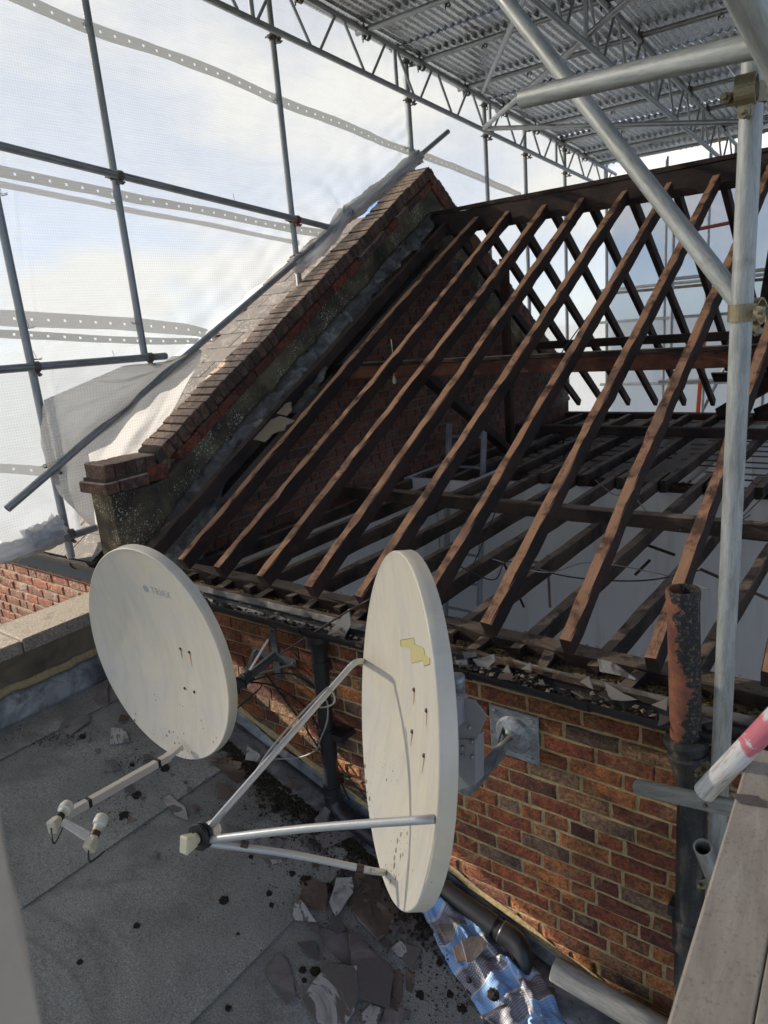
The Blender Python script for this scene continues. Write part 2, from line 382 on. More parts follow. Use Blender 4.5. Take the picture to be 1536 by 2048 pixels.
def simple(name, c, rough=0.6, metal=0.0, ns=12, var=0.25, bump=0.2, bd=0.003, spec=None):
    m = NT(name); co = m.coord(); a = m.noise(co, ns, 5, 0.65); b = m.noise(co, ns*7, 3, 0.6)
    lo = tuple(x*(1-var) for x in c); hi = tuple(min(1, x*(1+var)) for x in c)
    m.base(m.mix(a, m.mix(b, lo, hi), c)); m.bump(m.math('ADD', a, b), bump, bd); return m.set(rough, metal, spec)
MT['brass'] = simple('yellow_passivated_coupler', (0.26, 0.215, 0.13), 0.45, 0.6, 45, 0.6, 0.6)
MT['coupler'] = simple('dull_coupler_steel', (0.14, 0.12, 0.10), 0.55, 0.5, 30, 0.5)
MT['coupler_red'] = simple('red_painted_coupler', (0.22, 0.05, 0.04), 0.6, 0.2, 30, 0.5)
MT['bolt'] = simple('rusty_bolt_steel', (0.09, 0.06, 0.05), 0.5, 0.6, 40, 0.5)
MT['pvc'] = simple('black_plastic_pipe', (0.022, 0.022, 0.024), 0.38, 0, 9, 0.5, 0.15)
MT['cable'] = simple('black_cable_sheath', (0.02, 0.02, 0.02), 0.5)
MT['cable_brown'] = simple('brown_cable_sheath', (0.05, 0.03, 0.025), 0.5)
MT['cable_grey'] = simple('grey_cable_sheath', (0.28, 0.27, 0.25), 0.5)
MT['tape'] = simple('black_tape', (0.015, 0.015, 0.016), 0.45)
MT['dishgrey'] = simple('grey_dish_bracket', (0.40, 0.40, 0.42), 0.55, 0.2, 14, 0.25)
MT['armgrey'] = simple('painted_feed_arm', (0.50, 0.50, 0.49), 0.4, 0.3, 20, 0.2)
MT['armwhite'] = simple('dirty_white_feed_arm', (0.52, 0.47, 0.41), 0.5, 0.05, 20, 0.35)
MT['cream'] = simple('aged_cream_plastic', (0.62, 0.56, 0.40), 0.45, 0, 30, 0.15)
MT['creamlight'] = simple('pale_cap_plastic', (0.70, 0.66, 0.56), 0.5, 0, 30, 0.12)
MT['yellowtape'] = simple('pale_yellow_sticker', (0.62, 0.53, 0.24), 0.5, 0, 20, 0.08, 0.05)
MT['tapeline'] = simple('sticker_outline', (0.30, 0.26, 0.12), 0.6)
MT['logo'] = simple('faded_grey_print', (0.37, 0.37, 0.355), 0.6, 0, 60, 0.15, 0)
MT['stain'] = simple('rust_stain', (0.42, 0.20, 0.07), 0.8, 0, 40, 0.3, 0)
MT['red_paint'] = simple('pink_red_paint', (0.62, 0.16, 0.17), 0.6, 0, 50, 0.4)
MT['plaster'] = simple('white_room_plaster', (0.84, 0.84, 0.86), 0.9, 0, 2.2, 0.10, 0.1)
def m_plaster():
    m = NT('stained_room_plaster'); co = m.coord((1, 1, .35), False); a = m.noise(co, 2.0, 4, 0.6, 0.5); b = m.noise(m.coord((6, 6, .5), False), 2.0, 4, 0.6)
    c = m.mix(m.ramp(a, [(0.4, (0, 0, 0)), (0.7, (0.5, 0.5, 0.5))]), (0.92, 0.90, 0.87), (0.78, 0.73, 0.69)); c = m.mix(m.ramp(b, [(0.55, (0, 0, 0)), (0.75, (0.4, 0.4, 0.4))]), c, (0.62, 0.55, 0.54))
    m.base(c); return m.set(0.9)
MT['plaster'] = m_plaster()
MT['boardfloor'] = simple('dusty_room_floor', (0.34, 0.31, 0.28), 0.9, 0, 3, 0.3)
MT['fascia'] = simple('slate_blue_painted_fascia', (0.055, 0.065, 0.08), 0.5, 0, 8, 0.4)
MT['ground'] = simple('distant_ground', (0.12, 0.13, 0.10), 0.95, 0, 0.05, 0.4)
MT['moss'] = simple('dark_moss', (0.035, 0.030, 0.015), 1.0, 0, 40, 0.7, 1.0, 0.01)
MT['clump'] = simple('brown_dirt_clump', (0.045, 0.028, 0.020), 1.0, 0, 40, 0.7, 1.0, 0.01)
MT['rubble'] = simple('mortar_rubble', (0.30, 0.25, 0.19), 0.95, 0, 20, 0.4, 0.8, 0.01)
MT['dust'] = simple('dark_roof_dirt', (0.07, 0.052, 0.038), 1.0, 0, 30, 0.6, 1.0, 0.01)
MT['asbestos'] = mat_galv('pale_grey_pipe', (0.40, 0.385, 0.33), 0.7, 0.0, rust=0.3)
MT['orange'] = simple('orange_barrier', (0.55, 0.09, 0.03), 0.6)
MT['blurpost'] = simple('brown_grey_board', (0.47, 0.38, 0.29), 0.8, 0, 14, 0.25)

def m_dish():
    m = NT('cream_painted_dish'); co = m.coord(obj_random=False); cr_ = m.coord()
    big = m.noise(co, 3.0, 5, 0.6, 0.8); v = m.vor(cr_, 26); v2 = m.vor(cr_, 60); gate = m.noise(cr_, 5, 3, 0.5)
    streak = m.noise(m.coord((18, 1.2, 1.2), False), 3, 5, 0.6)
    c = m.mix(m.ramp(big, [(0.35, (0, 0, 0)), (0.7, (1, 1, 1))]), (0.66, 0.62, 0.53), (0.74, 0.655, 0.50))
    c = m.mix(m.math('MULTIPLY', m.ramp(streak, [(0.5, (0, 0, 0)), (0.75, (1, 1, 1))]), 0.10), c, (0.50, 0.47, 0.42))
    gr = m.noise(m.coord((5, 1.4, 1.4), False), 2.2, 4, 0.65, 0.5); c = m.mix(m.ramp(gr, [(0.45, (0, 0, 0)), (0.62, (0.24, 0.24, 0.24)), (0.8, (0.06, 0.06, 0.06))]), c, (0.44, 0.42, 0.38))
    dt = m.noise(cr_, 140, 3, 0.7); c = m.mix(m.ramp(dt, [(0.66, (0, 0, 0)), (0.72, (0.35, 0.35, 0.35))]), c, (0.30, 0.27, 0.22))
    # lichen specks, thicker towards the bottom of the bowl
    sx = m.n('ShaderNodeSeparateXYZ'); m.l(co, sx.inputs[0])
    low = m.ramp(m.math('ADD', sx.outputs['Y'], 0.5), [(0.05, (1, 1, 1)), (0.42, (0.12, 0.12, 0.12)), (1.0, (0.0, 0.0, 0.0))])
    th = m.ramp(gate, [(0.42, (0, 0, 0)), (0.62, (1, 1, 1))])
    lim = m.math('MULTIPLY', m.math('MULTIPLY', th, low), 0.27)
    sp = m.math('LESS_THAN', v.outputs['Distance'], lim)
    sp2 = m.math('LESS_THAN', v2.outputs['Distance'], m.math('MULTIPLY', lim, 0.8))
    c = m.mix(m.math('MULTIPLY', m.math('MAXIMUM', sp, sp2), 0.75), c, (0.12, 0.10, 0.07))
    m.base(c); m.bump(m.noise(co, 90, 3, 0.6), 0.08, 0.002); return m.set(0.5)
MT['dish'] = m_dish()

def m_felt():
    m = NT('green_grey_mineral_felt'); co = m.coord(obj_random=True)
    f = m.noise(co, 150, 3, 0.8); f2 = m.noise(co, 55, 4, 0.7); b = m.noise(co, 2.2, 6, 0.65, 0.4); d = m.noise(co, 6, 6, 0.7)
    c = m.ramp(f, [(0.30, (0.155, 0.150, 0.130)), (0.5, (0.315, 0.308, 0.272)), (0.62, (0.425, 0.415, 0.37)), (0.75, (0.58, 0.57, 0.52))])
    c = m.mix(m.math('MULTIPLY', m.ramp(f2, [(0.5, (0, 0, 0)), (0.7, (1, 1, 1))]), 0.35), c, (0.075, 0.08, 0.078))
    c = m.mix(m.ramp(b, [(0.40, (0, 0, 0)), (0.7, (0.5, 0.5, 0.5))]), c, (0.10, 0.095, 0.085))
    c = m.mix(m.ramp(d, [(0.60, (0, 0, 0)), (0.70, (0.55, 0.55, 0.55))]), c, (0.32, 0.32, 0.30))
    pd = m.noise(m.coord(obj_random=False), 0.9, 4, 0.5, 1.0); c = m.mix(m.ramp(pd, [(0.47, (0, 0, 0)), (0.50, (0.35, 0.35, 0.35)), (0.53, (0.10, 0.10, 0.10)), (0.7, (0.18, 0.18, 0.18))]), c, (0.085, 0.083, 0.075))
    sc = m.noise(m.coord((3, 26, 1), False), 2.5, 4, 0.6, 1.2); c = m.mix(m.ramp(sc, [(0.69, (0, 0, 0)), (0.73, (0.5, 0.5, 0.5))]), c, (0.42, 0.42, 0.40))
    m.base(c); m.bump(m.math('ADD', f, m.math('MULTIPLY', f2, 0.8)), 0.9, 0.004); return m.set(0.9)
MT['felt'] = m_felt()
def m_lead():
    m = NT('grey_lead_sheet'); co = m.coord(obj_random=False)
    a = m.noise(co, 4, 6, 0.65, 0.8); b = m.noise(co, 18, 5, 0.7); 
    c = m.ramp(a, [(0.35, (0.10, 0.11, 0.12)), (0.5, (0.20, 0.22, 0.235)), (0.62, (0.34, 0.36, 0.37))])
    c = m.mix(m.ramp(b, [(0.55, (0, 0, 0)), (0.7, (0.6, 0.6, 0.6))]), c, (0.07, 0.065, 0.06))
    m.base(c); m.bump(m.math('ADD', a, b), 0.4, 0.01); return m.set(0.5, 0.35)
MT['lead'] = m_lead()
def m_leaddark():
    m = NT('dark_crumpled_lead'); co = m.coord(obj_random=False)
    a = m.noise(co, 7, 6, 0.65, 0.8)
    m.base(m.ramp(a, [(0.35, (0.060, 0.056, 0.050)), (0.55, (0.150, 0.140, 0.125)), (0.72, (0.36, 0.34, 0.31))]))
    m.bump(a, 0.5, 0.02); return m.set(0.6, 0.0)
MT['leaddark'] = m_leaddark()
def m_render():
    m = NT('lichen_spotted_render'); co = m.coord(obj_random=False)
    a = m.noise(co, 2.5, 6, 0.65, 0.5); v = m.vor(co, 42); v2 = m.vor(co, 85); g = m.noise(co, 5, 4, 0.6); f = m.noise(co, 90, 4, 0.7)
    c = m.ramp(a, [(0.34, (0.045, 0.036, 0.025)), (0.48, (0.095, 0.075, 0.045)), (0.62, (0.21, 0.165, 0.085)), (0.78, (0.13, 0.11, 0.07))])
    lim = m.math('MULTIPLY', m.ramp(g, [(0.42, (0.12, 0.12, 0.12)), (0.62, (1, 1, 1))]), 0.30)
    s = m.math('MAXIMUM', m.math('LESS_THAN', v.outputs['Distance'], lim), m.math('LESS_THAN', v2.outputs['Distance'], lim))
    c = m.mix(m.math('MULTIPLY', s, 0.85), c, (0.58, 0.53, 0.42))
    m.base(c); m.bump(m.math('ADD', f, m.math('MULTIPLY', a, 2)), 0.8, 0.008); return m.set(0.95)
MT['render'] = m_render()
def m_lowrender():
    m = NT('stained_ochre_render'); co = m.coord(obj_random=False)
    a = m.noise(co, 1.8, 6, 0.6, 0.6); b = m.noise(co, 30, 5, 0.7)
    c = m.ramp(a, [(0.33, (0.07, 0.055, 0.04)), (0.45, (0.20, 0.155, 0.10)), (0.65, (0.30, 0.245, 0.16)), (0.8, (0.33, 0.30, 0.23))])
    c = m.mix(m.math('MULTIPLY', b, 0.35), c, (0.10, 0.085, 0.06))
    m.base(c); m.bump(m.math('ADD', a, b), 0.4, 0.006); return m.set(0.9)
MT['lowrender'] = m_lowrender()
def m_stone():
    m = NT('gritty_coping_stone'); co = m.coord()
    a = m.noise(co, 5, 6, 0.7); b = m.noise(co, 90, 4, 0.75); d = m.noise(co, 14, 5, 0.7)
    c = m.ramp(b, [(0.35, (0.16, 0.13, 0.10)), (0.55, (0.36, 0.31, 0.24)), (0.7, (0.48, 0.43, 0.35))])
    c = m.mix(m.ramp(d, [(0.55, (0, 0, 0)), (0.72, (0.8, 0.8, 0.8))]), c, (0.09, 0.075, 0.06))
    m.base(c); m.bump(m.math('ADD', a, b), 0.7, 0.006); return m.set(0.95)
MT['stone'] = m_stone()
def m_slate(name, a, b, c_, lich=0.0, rough=0.45):
    m = NT(name); co = m.coord(); r = m.rand()
    n1 = m.noise(co, 4, 6, 0.65, 1.2); n2 = m.noise(co, 40, 5, 0.7)
    base = m.ramp(r, [(0, a), (0.5, b), (1, c_)])
    c = m.mix(m.ramp(n1, [(0.5, (0, 0, 0)), (0.68, (0.55, 0.55, 0.55))]), base, tuple(min(1, x*2.0+0.02) for x in b))
    c = m.mix(m.math('MULTIPLY', n2, 0.35), c, (0.03, 0.028, 0.025))
    if lich:
        v = m.vor(co, 38); g = m.noise(co, 6, 4, 0.6)
        lim = m.math('MULTIPLY', m.ramp(g, [(0.4, (0.1, 0.1, 0.1)), (0.6, (1, 1, 1))]), 0.33)
        c = m.mix(m.math('MULTIPLY', m.math('LESS_THAN', v.outputs['Distance'], lim), lich), c, (0.45, 0.43, 0.37))
    m.base(c); m.bump(m.math('ADD', n1, n2), 0.35, 0.006); return m.set(rough)
MT['slate'] = m_slate('grey_purple_slate', (0.125, 0.110, 0.106), (0.175, 0.152, 0.143), (0.098, 0.092, 0.094), rough=.34)
def m_slwhite():
    m = NT('slate_with_white_streak'); co = m.coord(); n1 = m.noise(co, 5, 5, 0.6, 1.5); n2 = m.noise(co, 40, 5, 0.7)
    w = m.ramp(n1, [(0.47, (0, 0, 0)), (0.50, (0.85, 0.85, 0.85)), (0.60, (0.5, 0.5, 0.5)), (0.66, (0, 0, 0))])
    c = m.mix(w, (0.17, 0.147, 0.134), (0.62, 0.59, 0.55)); c = m.mix(m.math('MULTIPLY', n2, 0.4), c, (0.04, 0.035, 0.03))
    m.base(c); m.bump(m.math('ADD', n1, n2), 0.35, 0.006); return m.set(0.35)
MT['slate_white'] = m_slwhite()
MT['slate_roof'] = m_slate('lichened_roof_slate', (0.145, 0.128, 0.110), (0.19, 0.165, 0.142), (0.115, 0.102, 0.090), 0.55, 0.85)
MT['slate_brown'] = m_slate('brown_stained_slate', (0.14, 0.10, 0.078), (0.17, 0.125, 0.096), (0.10, 0.076, 0.06))

def m_net(name, trans, tint, grid=0.0, gscale=170.0):
    """translucent woven sheeting"""
    m = NT(name); t = m.t; t.nodes.remove(m.p)
    co = m.coord(obj_random=False)
    tl = m.n('ShaderNodeBsdfTranslucent'); df = m.n('ShaderNodeBsdfDiffuse'); tr = m.n('ShaderNodeBsdfTransparent')
    n1 = m.noise(co, 1.6, 4, 0.6); n2 = m.noise(m.coord((1, 0.6, 3), False), 9, 5, 0.65, 0.6)
    c = m.mix(n1, tuple(x*0.92 for x in tint), tint)
    c = m.mix(m.ramp(n2, [(0.5, (0, 0, 0)), (0.8, (0.25, 0.25, 0.25))]), c, tuple(x*0.8 for x in tint))
    m.l(c, tl.inputs['Color']); m.l(c, df.inputs['Color'])
    b = m.n('ShaderNodeBump'); b.inputs['Strength'].default_value = 0.25; b.inputs['Distance'].default_value = 0.02
    m.l(m.noise(m.coord((1, 0.5, 2.5), False), 6, 5, 0.6, 0.8), b.inputs['Height']); m.l(b.outputs[0], tl.inputs['Normal']); m.l(b.outputs[0], df.inputs['Normal'])
    m1 = m.n('ShaderNodeMixShader'); m1.inputs[0].default_value = 0.35; m.l(tl.outputs[0], m1.inputs[1]); m.l(df.outputs[0], m1.inputs[2])
    m2 = m.n('ShaderNodeMixShader')
    sx = m.n('ShaderNodeSeparateXYZ'); m.l(co, sx.inputs[0])
    if grid:
        sy = m.math('SINE', m.math('MULTIPLY', sx.outputs['Y'], gscale*2)); sz = m.math('SINE', m.math('MULTIPLY', sx.outputs['Z'], gscale*2))
        g = m.math('MULTIPLY', m.math('MAXIMUM', sy, sz), grid)
        f = m.math('SUBTRACT', trans, g)
        m.l(m.math('MAXIMUM', f, 0.02), m2.inputs[0])
    else: m2.inputs[0].default_value = trans
    m.l(m1.outputs[0], m2.inputs[1]); m.l(tr.outputs[0], m2.inputs[2]); m.l(m2.outputs[0], m.out.inputs[0])
    return m.m
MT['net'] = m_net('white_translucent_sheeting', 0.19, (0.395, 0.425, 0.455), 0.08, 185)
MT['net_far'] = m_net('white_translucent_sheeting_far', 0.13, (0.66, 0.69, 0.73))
MT['netband'] = m_net('grey_eyelet_band', 0.05, (0.42, 0.42, 0.41))
MT['netband_pale'] = m_net('pale_hem_band', 0.10, (0.47, 0.465, 0.45))
MT['netfold'] = m_net('folded_grid_sheeting', 0.16, (0.46, 0.45, 0.435), 0.12, 160)
MT['eyelet'] = m_net('eyelet_hole', 0.5, (0.97, 0.97, 0.97))

def m_rustpipe():
    m = NT('peeling_cast_iron'); co = m.coord(obj_random=False)
    sx = m.n('ShaderNodeSeparateXYZ'); m.l(co, sx.inputs[0])
    a = m.noise(co, 7, 6, 0.7, 0.5); b = m.noise(co, 70, 4, 0.75); v = m.noise(co, 16, 5, 0.65)
    black = m.mix(m.ramp(b, [(0.52, (0, 0, 0)), (0.64, (0.8, 0.8, 0.8))]), (0.022, 0.022, 0.024), (0.22, 0.16, 0.09))
    rust = m.mix(m.ramp(v, [(0.35, (0, 0, 0)), (0.65, (1, 1, 1))]), (0.33, 0.125, 0.065), (0.15, 0.060, 0.042)); rust = m.mix(m.ramp(b, [(0.56, (0, 0, 0)), (0.68, (0.7, 0.7, 0.7))]), rust, (0.07, 0.05, 0.035))
    # paint has gone on the side that faces the weather, in the middle of the length
    side = m.math('SUBTRACT', m.math('MULTIPLY', sx.outputs['Y'], -5.0), -0.04)
    k = m.math('ADD', m.math('ADD', a, side), m.math('MULTIPLY', m.math('ABSOLUTE', m.math('SUBTRACT', sx.outputs['X'], 0.20)), -0.9))
    k = m.math('ADD', k, m.math('MULTIPLY', m.math('SUBTRACT', m.noise(co, 30, 5, 0.7), 0.5), 0.35)); f = m.ramp(k, [(0.40, (0, 0, 0)), (0.44, (1, 1, 1))])
    c = m.mix(f, black, rust); m.base(c); m.bump(m.math('ADD', a, b), 0.6, 0.004); return m.set(0.75)
MT['rustpipe'] = m_rustpipe()
def m_blackpipe():
    m = NT('flaking_black_cast_iron'); co = m.coord(obj_random=False)
    a = m.noise(m.coord((1, 4, 4), False), 6, 6, 0.7); b = m.noise(co, 50, 5, 0.7)
    c = m.ramp(a, [(0.4, (0.018, 0.020, 0.022)), (0.58, (0.045, 0.045, 0.042)), (0.7, (0.16, 0.13, 0.09))])
    c = m.mix(m.ramp(b, [(0.6, (0, 0, 0)), (0.7, (0.5, 0.5, 0.5))]), c, (0.14, 0.12, 0.10))
    m.base(c); m.bump(m.math('ADD', a, b), 0.6, 0.004); return m.set(0.6)
MT['blackpipe'] = m_blackpipe()
def m_ply():
    m = NT('scuffed_plywood_deck'); co = m.coord((1.2, 7, 1), False); c2 = m.coord(obj_random=False)
    a = m.noise(co, 5, 6, 0.65, 0.5); b = m.noise(c2, 5, 6, 0.7); s = m.noise(m.coord((22, 5, 1), False), 3, 3, 0.6, 1.5); f = m.noise(c2, 120, 3, 0.7)
    c = m.ramp(a, [(0.3, (0.33, 0.285, 0.23)), (0.6, (0.46, 0.405, 0.34)), (0.8, (0.56, 0.51, 0.44))])
    c = m.mix(m.ramp(b, [(0.5, (0, 0, 0)), (0.72, (0.5, 0.5, 0.5))]), c, (0.36, 0.31, 0.26))
    c = m.mix(m.ramp(s, [(0.68, (0, 0, 0)), (0.74, (0.5, 0.5, 0.5))]), c, (0.50, 0.45, 0.38))
    c = m.mix(m.math('MULTIPLY', m.ramp(f, [(0.3, (1, 1, 1)), (0.45, (0, 0, 0))]), 0.4), c, (0.09, 0.07, 0.05))
    m.base(c); m.bump(m.math('ADD', a, f), 0.3, 0.003); return m.set(0.8)
MT['ply'] = m_ply()
def m_tarp():
    m = NT('blue_and_grey_check_weave'); tc = m.n('ShaderNodeUVMap'); sx = m.n('ShaderNodeSeparateXYZ'); m.l(tc.outputs[0], sx.inputs[0])
    u = sx.outputs['X']; v = sx.outputs['Y']
    fu = m.math('FRACT', m.math('MULTIPLY', u, 1.0)); fv = m.math('FRACT', m.math('ADD', m.math('MULTIPLY', v, 2.3), m.math('MULTIPLY', m.math('GREATER_THAN', fu, 0.62), 0.22)))
    au = m.math('GREATER_THAN', fu, 0.5); av = m.math('GREATER_THAN', fv, 0.5)
    both = av
    c = m.mix(both, (0.22, 0.42, 0.74), (0.20, 0.19, 0.215))
    w = m.math('MULTIPLY', m.math('SINE', m.math('MULTIPLY', m.math('ADD', u, v), 150)), m.math('SINE', m.math('MULTIPLY', m.math('SUBTRACT', u, v), 150)))
    c = m.mix(m.ramp(w, [(0.35, (0, 0, 0)), (0.6, (0.7, 0.7, 0.7))]), c, (0.60, 0.63, 0.68))
    ln = m.math('MAXIMUM', m.math('LESS_THAN', m.math('ABSOLUTE', m.math('SUBTRACT', fv, 0.5)), 0.03), m.math('LESS_THAN', fv, 0.03))
    ln = m.math('MAXIMUM', ln, m.math('LESS_THAN', m.math('ABSOLUTE', m.math('SUBTRACT', fu, 0.62)), 0.010))
    c = m.mix(m.math('MULTIPLY', ln, 0.6), c, (0.72, 0.72, 0.72))
    m.base(c); m.bump(w, 0.2, 0.002); return m.set(0.5)
MT['tarp'] = m_tarp()

# ------------------------------------------------------------------ SETTING: ground, flat roof
bx('ground', (-300, -300, -9.3), (300, 300, -9.0), MT['ground'])['kind'] = 'structure'
WY = 2.36
flat = mk('flat_roof', pyd([(-3.9, -1.8, roofz(-3.9)-.02), (0.6, -1.8, roofz(0.6)-.02), (0.6, 2.36, roofz(0.6)-.02), (-3.9, 2.36, roofz(-3.9)-.02),
                            (-3.9, -1.8, roofz(-3.9)-.3), (0.6, -1.8, roofz(0.6)-.3), (0.6, 2.36, roofz(0.6)-.3), (-3.9, 2.36, roofz(-3.9)-.3)],
                           [(0, 1, 2, 3), (4, 7, 6, 5), (0, 4, 5, 1), (1, 5, 6, 2), (2, 6, 7, 3), (3, 7, 4, 0)]), MT['felt'])
flat['kind'] = 'structure'
seams = [-3.90, -3.67, -2.90, -2.08, -1.26, -0.44, 0.45]
slopeang = math.atan(RS)
for i in range(len(seams)-1):
    x0, x1 = seams[i], seams[i+1]+0.05
    nx, ny = 10, 44; vs = []; fs = []
    L = (x1-x0)/math.cos(slopeang)
    for a in range(nx+1):
        for b in range(ny+1):
            X = L*a/nx; Y = -1.8+4.155*b/ny
            # upper sheet of each lap lies on the lower one
            z = 0.010*(a/nx) + 0.0018*noise.noise(V((X*3, Y*3, i)))
            if a == nx: X += 0.004*noise.noise(V((Y*5, i, 0)))
            vs.append((X, Y, z))
    t0 = len(vs)
    for a in range(nx):
        for b in range(ny):
            p = a*(ny+1)+b; fs.append((p, p+ny+1, p+ny+2, p+1))
    for b in range(ny+1):
        q = V(vs[nx*(ny+1)+b]); vs.append((q.x, q.y, q.z-0.006))
    for b in range(ny):
        p = nx*(ny+1)+b; fs.append((p, t0+b, t0+b+1, p+1))
    o = mk('felt_sheet', pyd(vs, fs), MT['felt'], flat, frame((x0, 0, roofz(x0)-0.002), (1, 0, -RS), V((RS, 0, 1))))

# ------------------------------------------------------------------ brickwork
BR_CACHE = {}
def ragged_brick(L, H, D, amp=.0030):
    """brick with a worn, uneven face: local x length, z height, front at -D/2"""
    def ring(ix, iz, y, am):
        P = []
        nx = 4 if L > .15 else 2
        for i in range(nx): P.append((-L/2+ix+(L-2*ix)*i/nx, -H/2+iz))
        P.append((L/2-ix, -H/2+iz)); P.append((L/2-ix, 0))
        for i in range(nx): P.append((L/2-ix-(L-2*ix)*i/nx, H/2-iz))
        P.append((-L/2+ix, H/2-iz)); P.append((-L/2+ix, 0))
        return [(x+rnd.uniform(-am, am), y+rnd.uniform(-am, am)*.35, z+rnd.uniform(-am, am)) for x, z in P]
    out = ring(0, 0, -D/2+.006, amp); n = len(out)
    cn_ = .007 if rnd.random() < .7 else .014
    inn = ring(cn_, .006, -D/2, amp); bk = [(x, D/2, z) for x, y, z in out]
    vs = out+inn+bk+[(0, -D/2-.001, 0)]; fs = []
    for i in range(n):
        j = (i+1) % n
        fs += [(i, j, n+j, n+i), (n+i, n+j, 3*n), (2*n+i, 2*n+j, j, i)]
    return pyd(vs, fs)
def brick_mesh(L, H, D, k):
    key = (round(L, 3), H, D, k)
    if key not in BR_CACHE: BR_CACHE[key] = ragged_brick(L, H, D)
    return BR_CACHE[key]
def lay_bricks(parent, mat, mat_is, M, x0, x1, z0, z1, inside=None, focus=None, limit=300, D=0.04, gap=0.013, name='brick', pattern='FGW', proud=0.004, holes=None):
    """bricks on the local plane y=0 facing -y; M local->world; the nearest ones to the camera are single parts"""
    cells = []
    course = 0.075; nrow = int(round((z1-z0)/course))
    prev = []
    for r in range(nrow):
        zc = z0+(r+0.5)*course; joints = []
        x = x0 - rnd.choice((0, 0.056, 0.1125, 0.169))
        while x < x1:
            opts = [0.225, 0.1125] if rnd.random() < .60 else [0.1125, 0.225]
            L = next((q for q in opts if all(abs(x+q-j) > .03 for j in prev)), opts[0])
            L2 = L+rnd.uniform(-.006, .006)
            a, b = max(x, x0), min(x+L2, x1)
            if b-a > 0.03:
                c = ((a+b)/2, zc)
                if (inside is None or inside(*c)) and not (holes and holes(*c)): cells.append((c[0], zc, b-a-gap, r))
            x += L2; joints.append(x)
        prev = joints
    cells.sort(key=lambda c: (M @ V((c[0], 0, c[1]))-focus).length if focus is not None else 0)
    for (cx, cz, L, r) in cells[:limit]:
        H = 0.062
        me = brick_mesh(round(L/0.01)*0.01, H, D, rnd.randrange(9))
        Mb = M @ T(cx+rnd.uniform(-.0015, .0015), D/2-proud+rnd.uniform(-.003, .002), cz+rnd.uniform(-.002, .002)) @ Matrix.Rotation(rnd.uniform(-.008, .008), 4, 'Y')
        mk(name, me, mat, parent, Mb)
    rest = cells[limit:]
    if rest:
        bxs = [((cx, D/2-proud+rnd.uniform(-.003, .002), cz), (L, D, 0.0635), None) for cx, cz, L, r in rest]
        o = join_boxes(name+'work', bxs, mat_is, parent, 0.001); o.matrix_basis = WM[parent.name].inverted() @ M; o['kind'] = 'stuff'
    return cells

# front wall of the house, facing the flat roof
fw = thing('front_wall', 'old red brick house wall with sandy mortar rising beside the flat felt roof', 'wall', (-1.7, WY, -2.9))
bx('mortar_bed', (-3.88, WY+0.004, -3.3), (0.9, WY+0.33, -1.455), MT['mortar'], fw)
lay_bricks(fw, MT['brick'], MT['brick_island'], T(0, WY, 0), -3.88, 0.6, -3.255, -1.455, focus=V((-0.9, 2.3, -2.0)), inside=lambda x, z: z > roofz(x)-0.02)
# neighbouring wall beyond the low parapet, same building line
nw = thing('neighbour_wall', 'bright orange red brick wall with pale mortar beyond the stone coping at the left', 'wall', (-5, WY, -2.4))
bx('mortar_bed', (-7.2, WY+0.004, -5.0), (-4.13, WY+0.3, -1.50), MT['mortar_nb'], nw)
lay_bricks(nw, MT['brick_nb'], MT['brick_nb_island'], T(0, WY, 0), -7.2, -4.13, -3.6, -1.5, focus=V((-4.9, 2.3, -1.8)), limit=230)
bx('fascia_board', (-7.2, 2.325, -1.53), (-4.14, 2.352, -1.365), MT['fascia'], nw)

def gutter(name, x0, x1, y, z, parent, mat, w=0.105):
    """half-round gutter along X, centre line at y, rim at z"""
    n = 12; vs = []; fs = []; r = w/2
    for x in (x0, x1):
        for k in range(n+1):
            a = math.pi*k/n; vs.append((x, y-r*math.cos(a), z-r*math.sin(a)))
        for k in range(n+1):
            a = math.pi*k/n; vs.append((x, y-(r-.004)*math.cos(a), z-(r-.004)*math.sin(a)))
    m = 2*(n+1)
    for k in range(n):
        fs.append((k, k+1, m+k+1, m+k)); fs.append((n+1+k, m+n+1+k, m+n+2+k, n+2+k))
    fs.append((0, m, m+n+1, n+1)); fs.append((n, 2*n+1, m+2*n+1, m+n))
    for b in (0, m):
        for k in range(n): fs.append((b+k, b+n+1+k, b+n+2+k, b+k+1))
    vs = [V(v)-V((x0, y, z)) for v in vs]
    me = pyd(vs, fs); 
    return mk(name, me, mat, parent, T(x0, y, z))
gt = thing('rain_gutter', 'black half round gutter full of slate bits along the top of the front wall', 'gutter', (-2, 2.26, -1.4))
for a, b in ((-3.75, -2.33), (-2.33, -0.9), (-0.9, 0.7)):
    gutter('gutter_length', a, b, 2.262, -1.392, gt, MT['pvc'], 0.112)
for x in (-3.07, -2.33, -1.40, -0.9):
    g = gutter('gutter_union', x-0.028, x+0.028, 2.262, -1.392, gt, MT['pvc'], 0.122)
gn = thing('neighbour_gutter', 'glossy black gutter above the bright neighbouring brick wall', 'gutter', (-5, 2.26, -1.36))
gutter('gutter_length', -7.2, -4.05, 2.265, -1.352, gn, MT['pvc'], 0.112)
gutter('gutter_union', -4.42, -4.34, 2.265, -1.352, gn, MT['pvc'], 0.124)
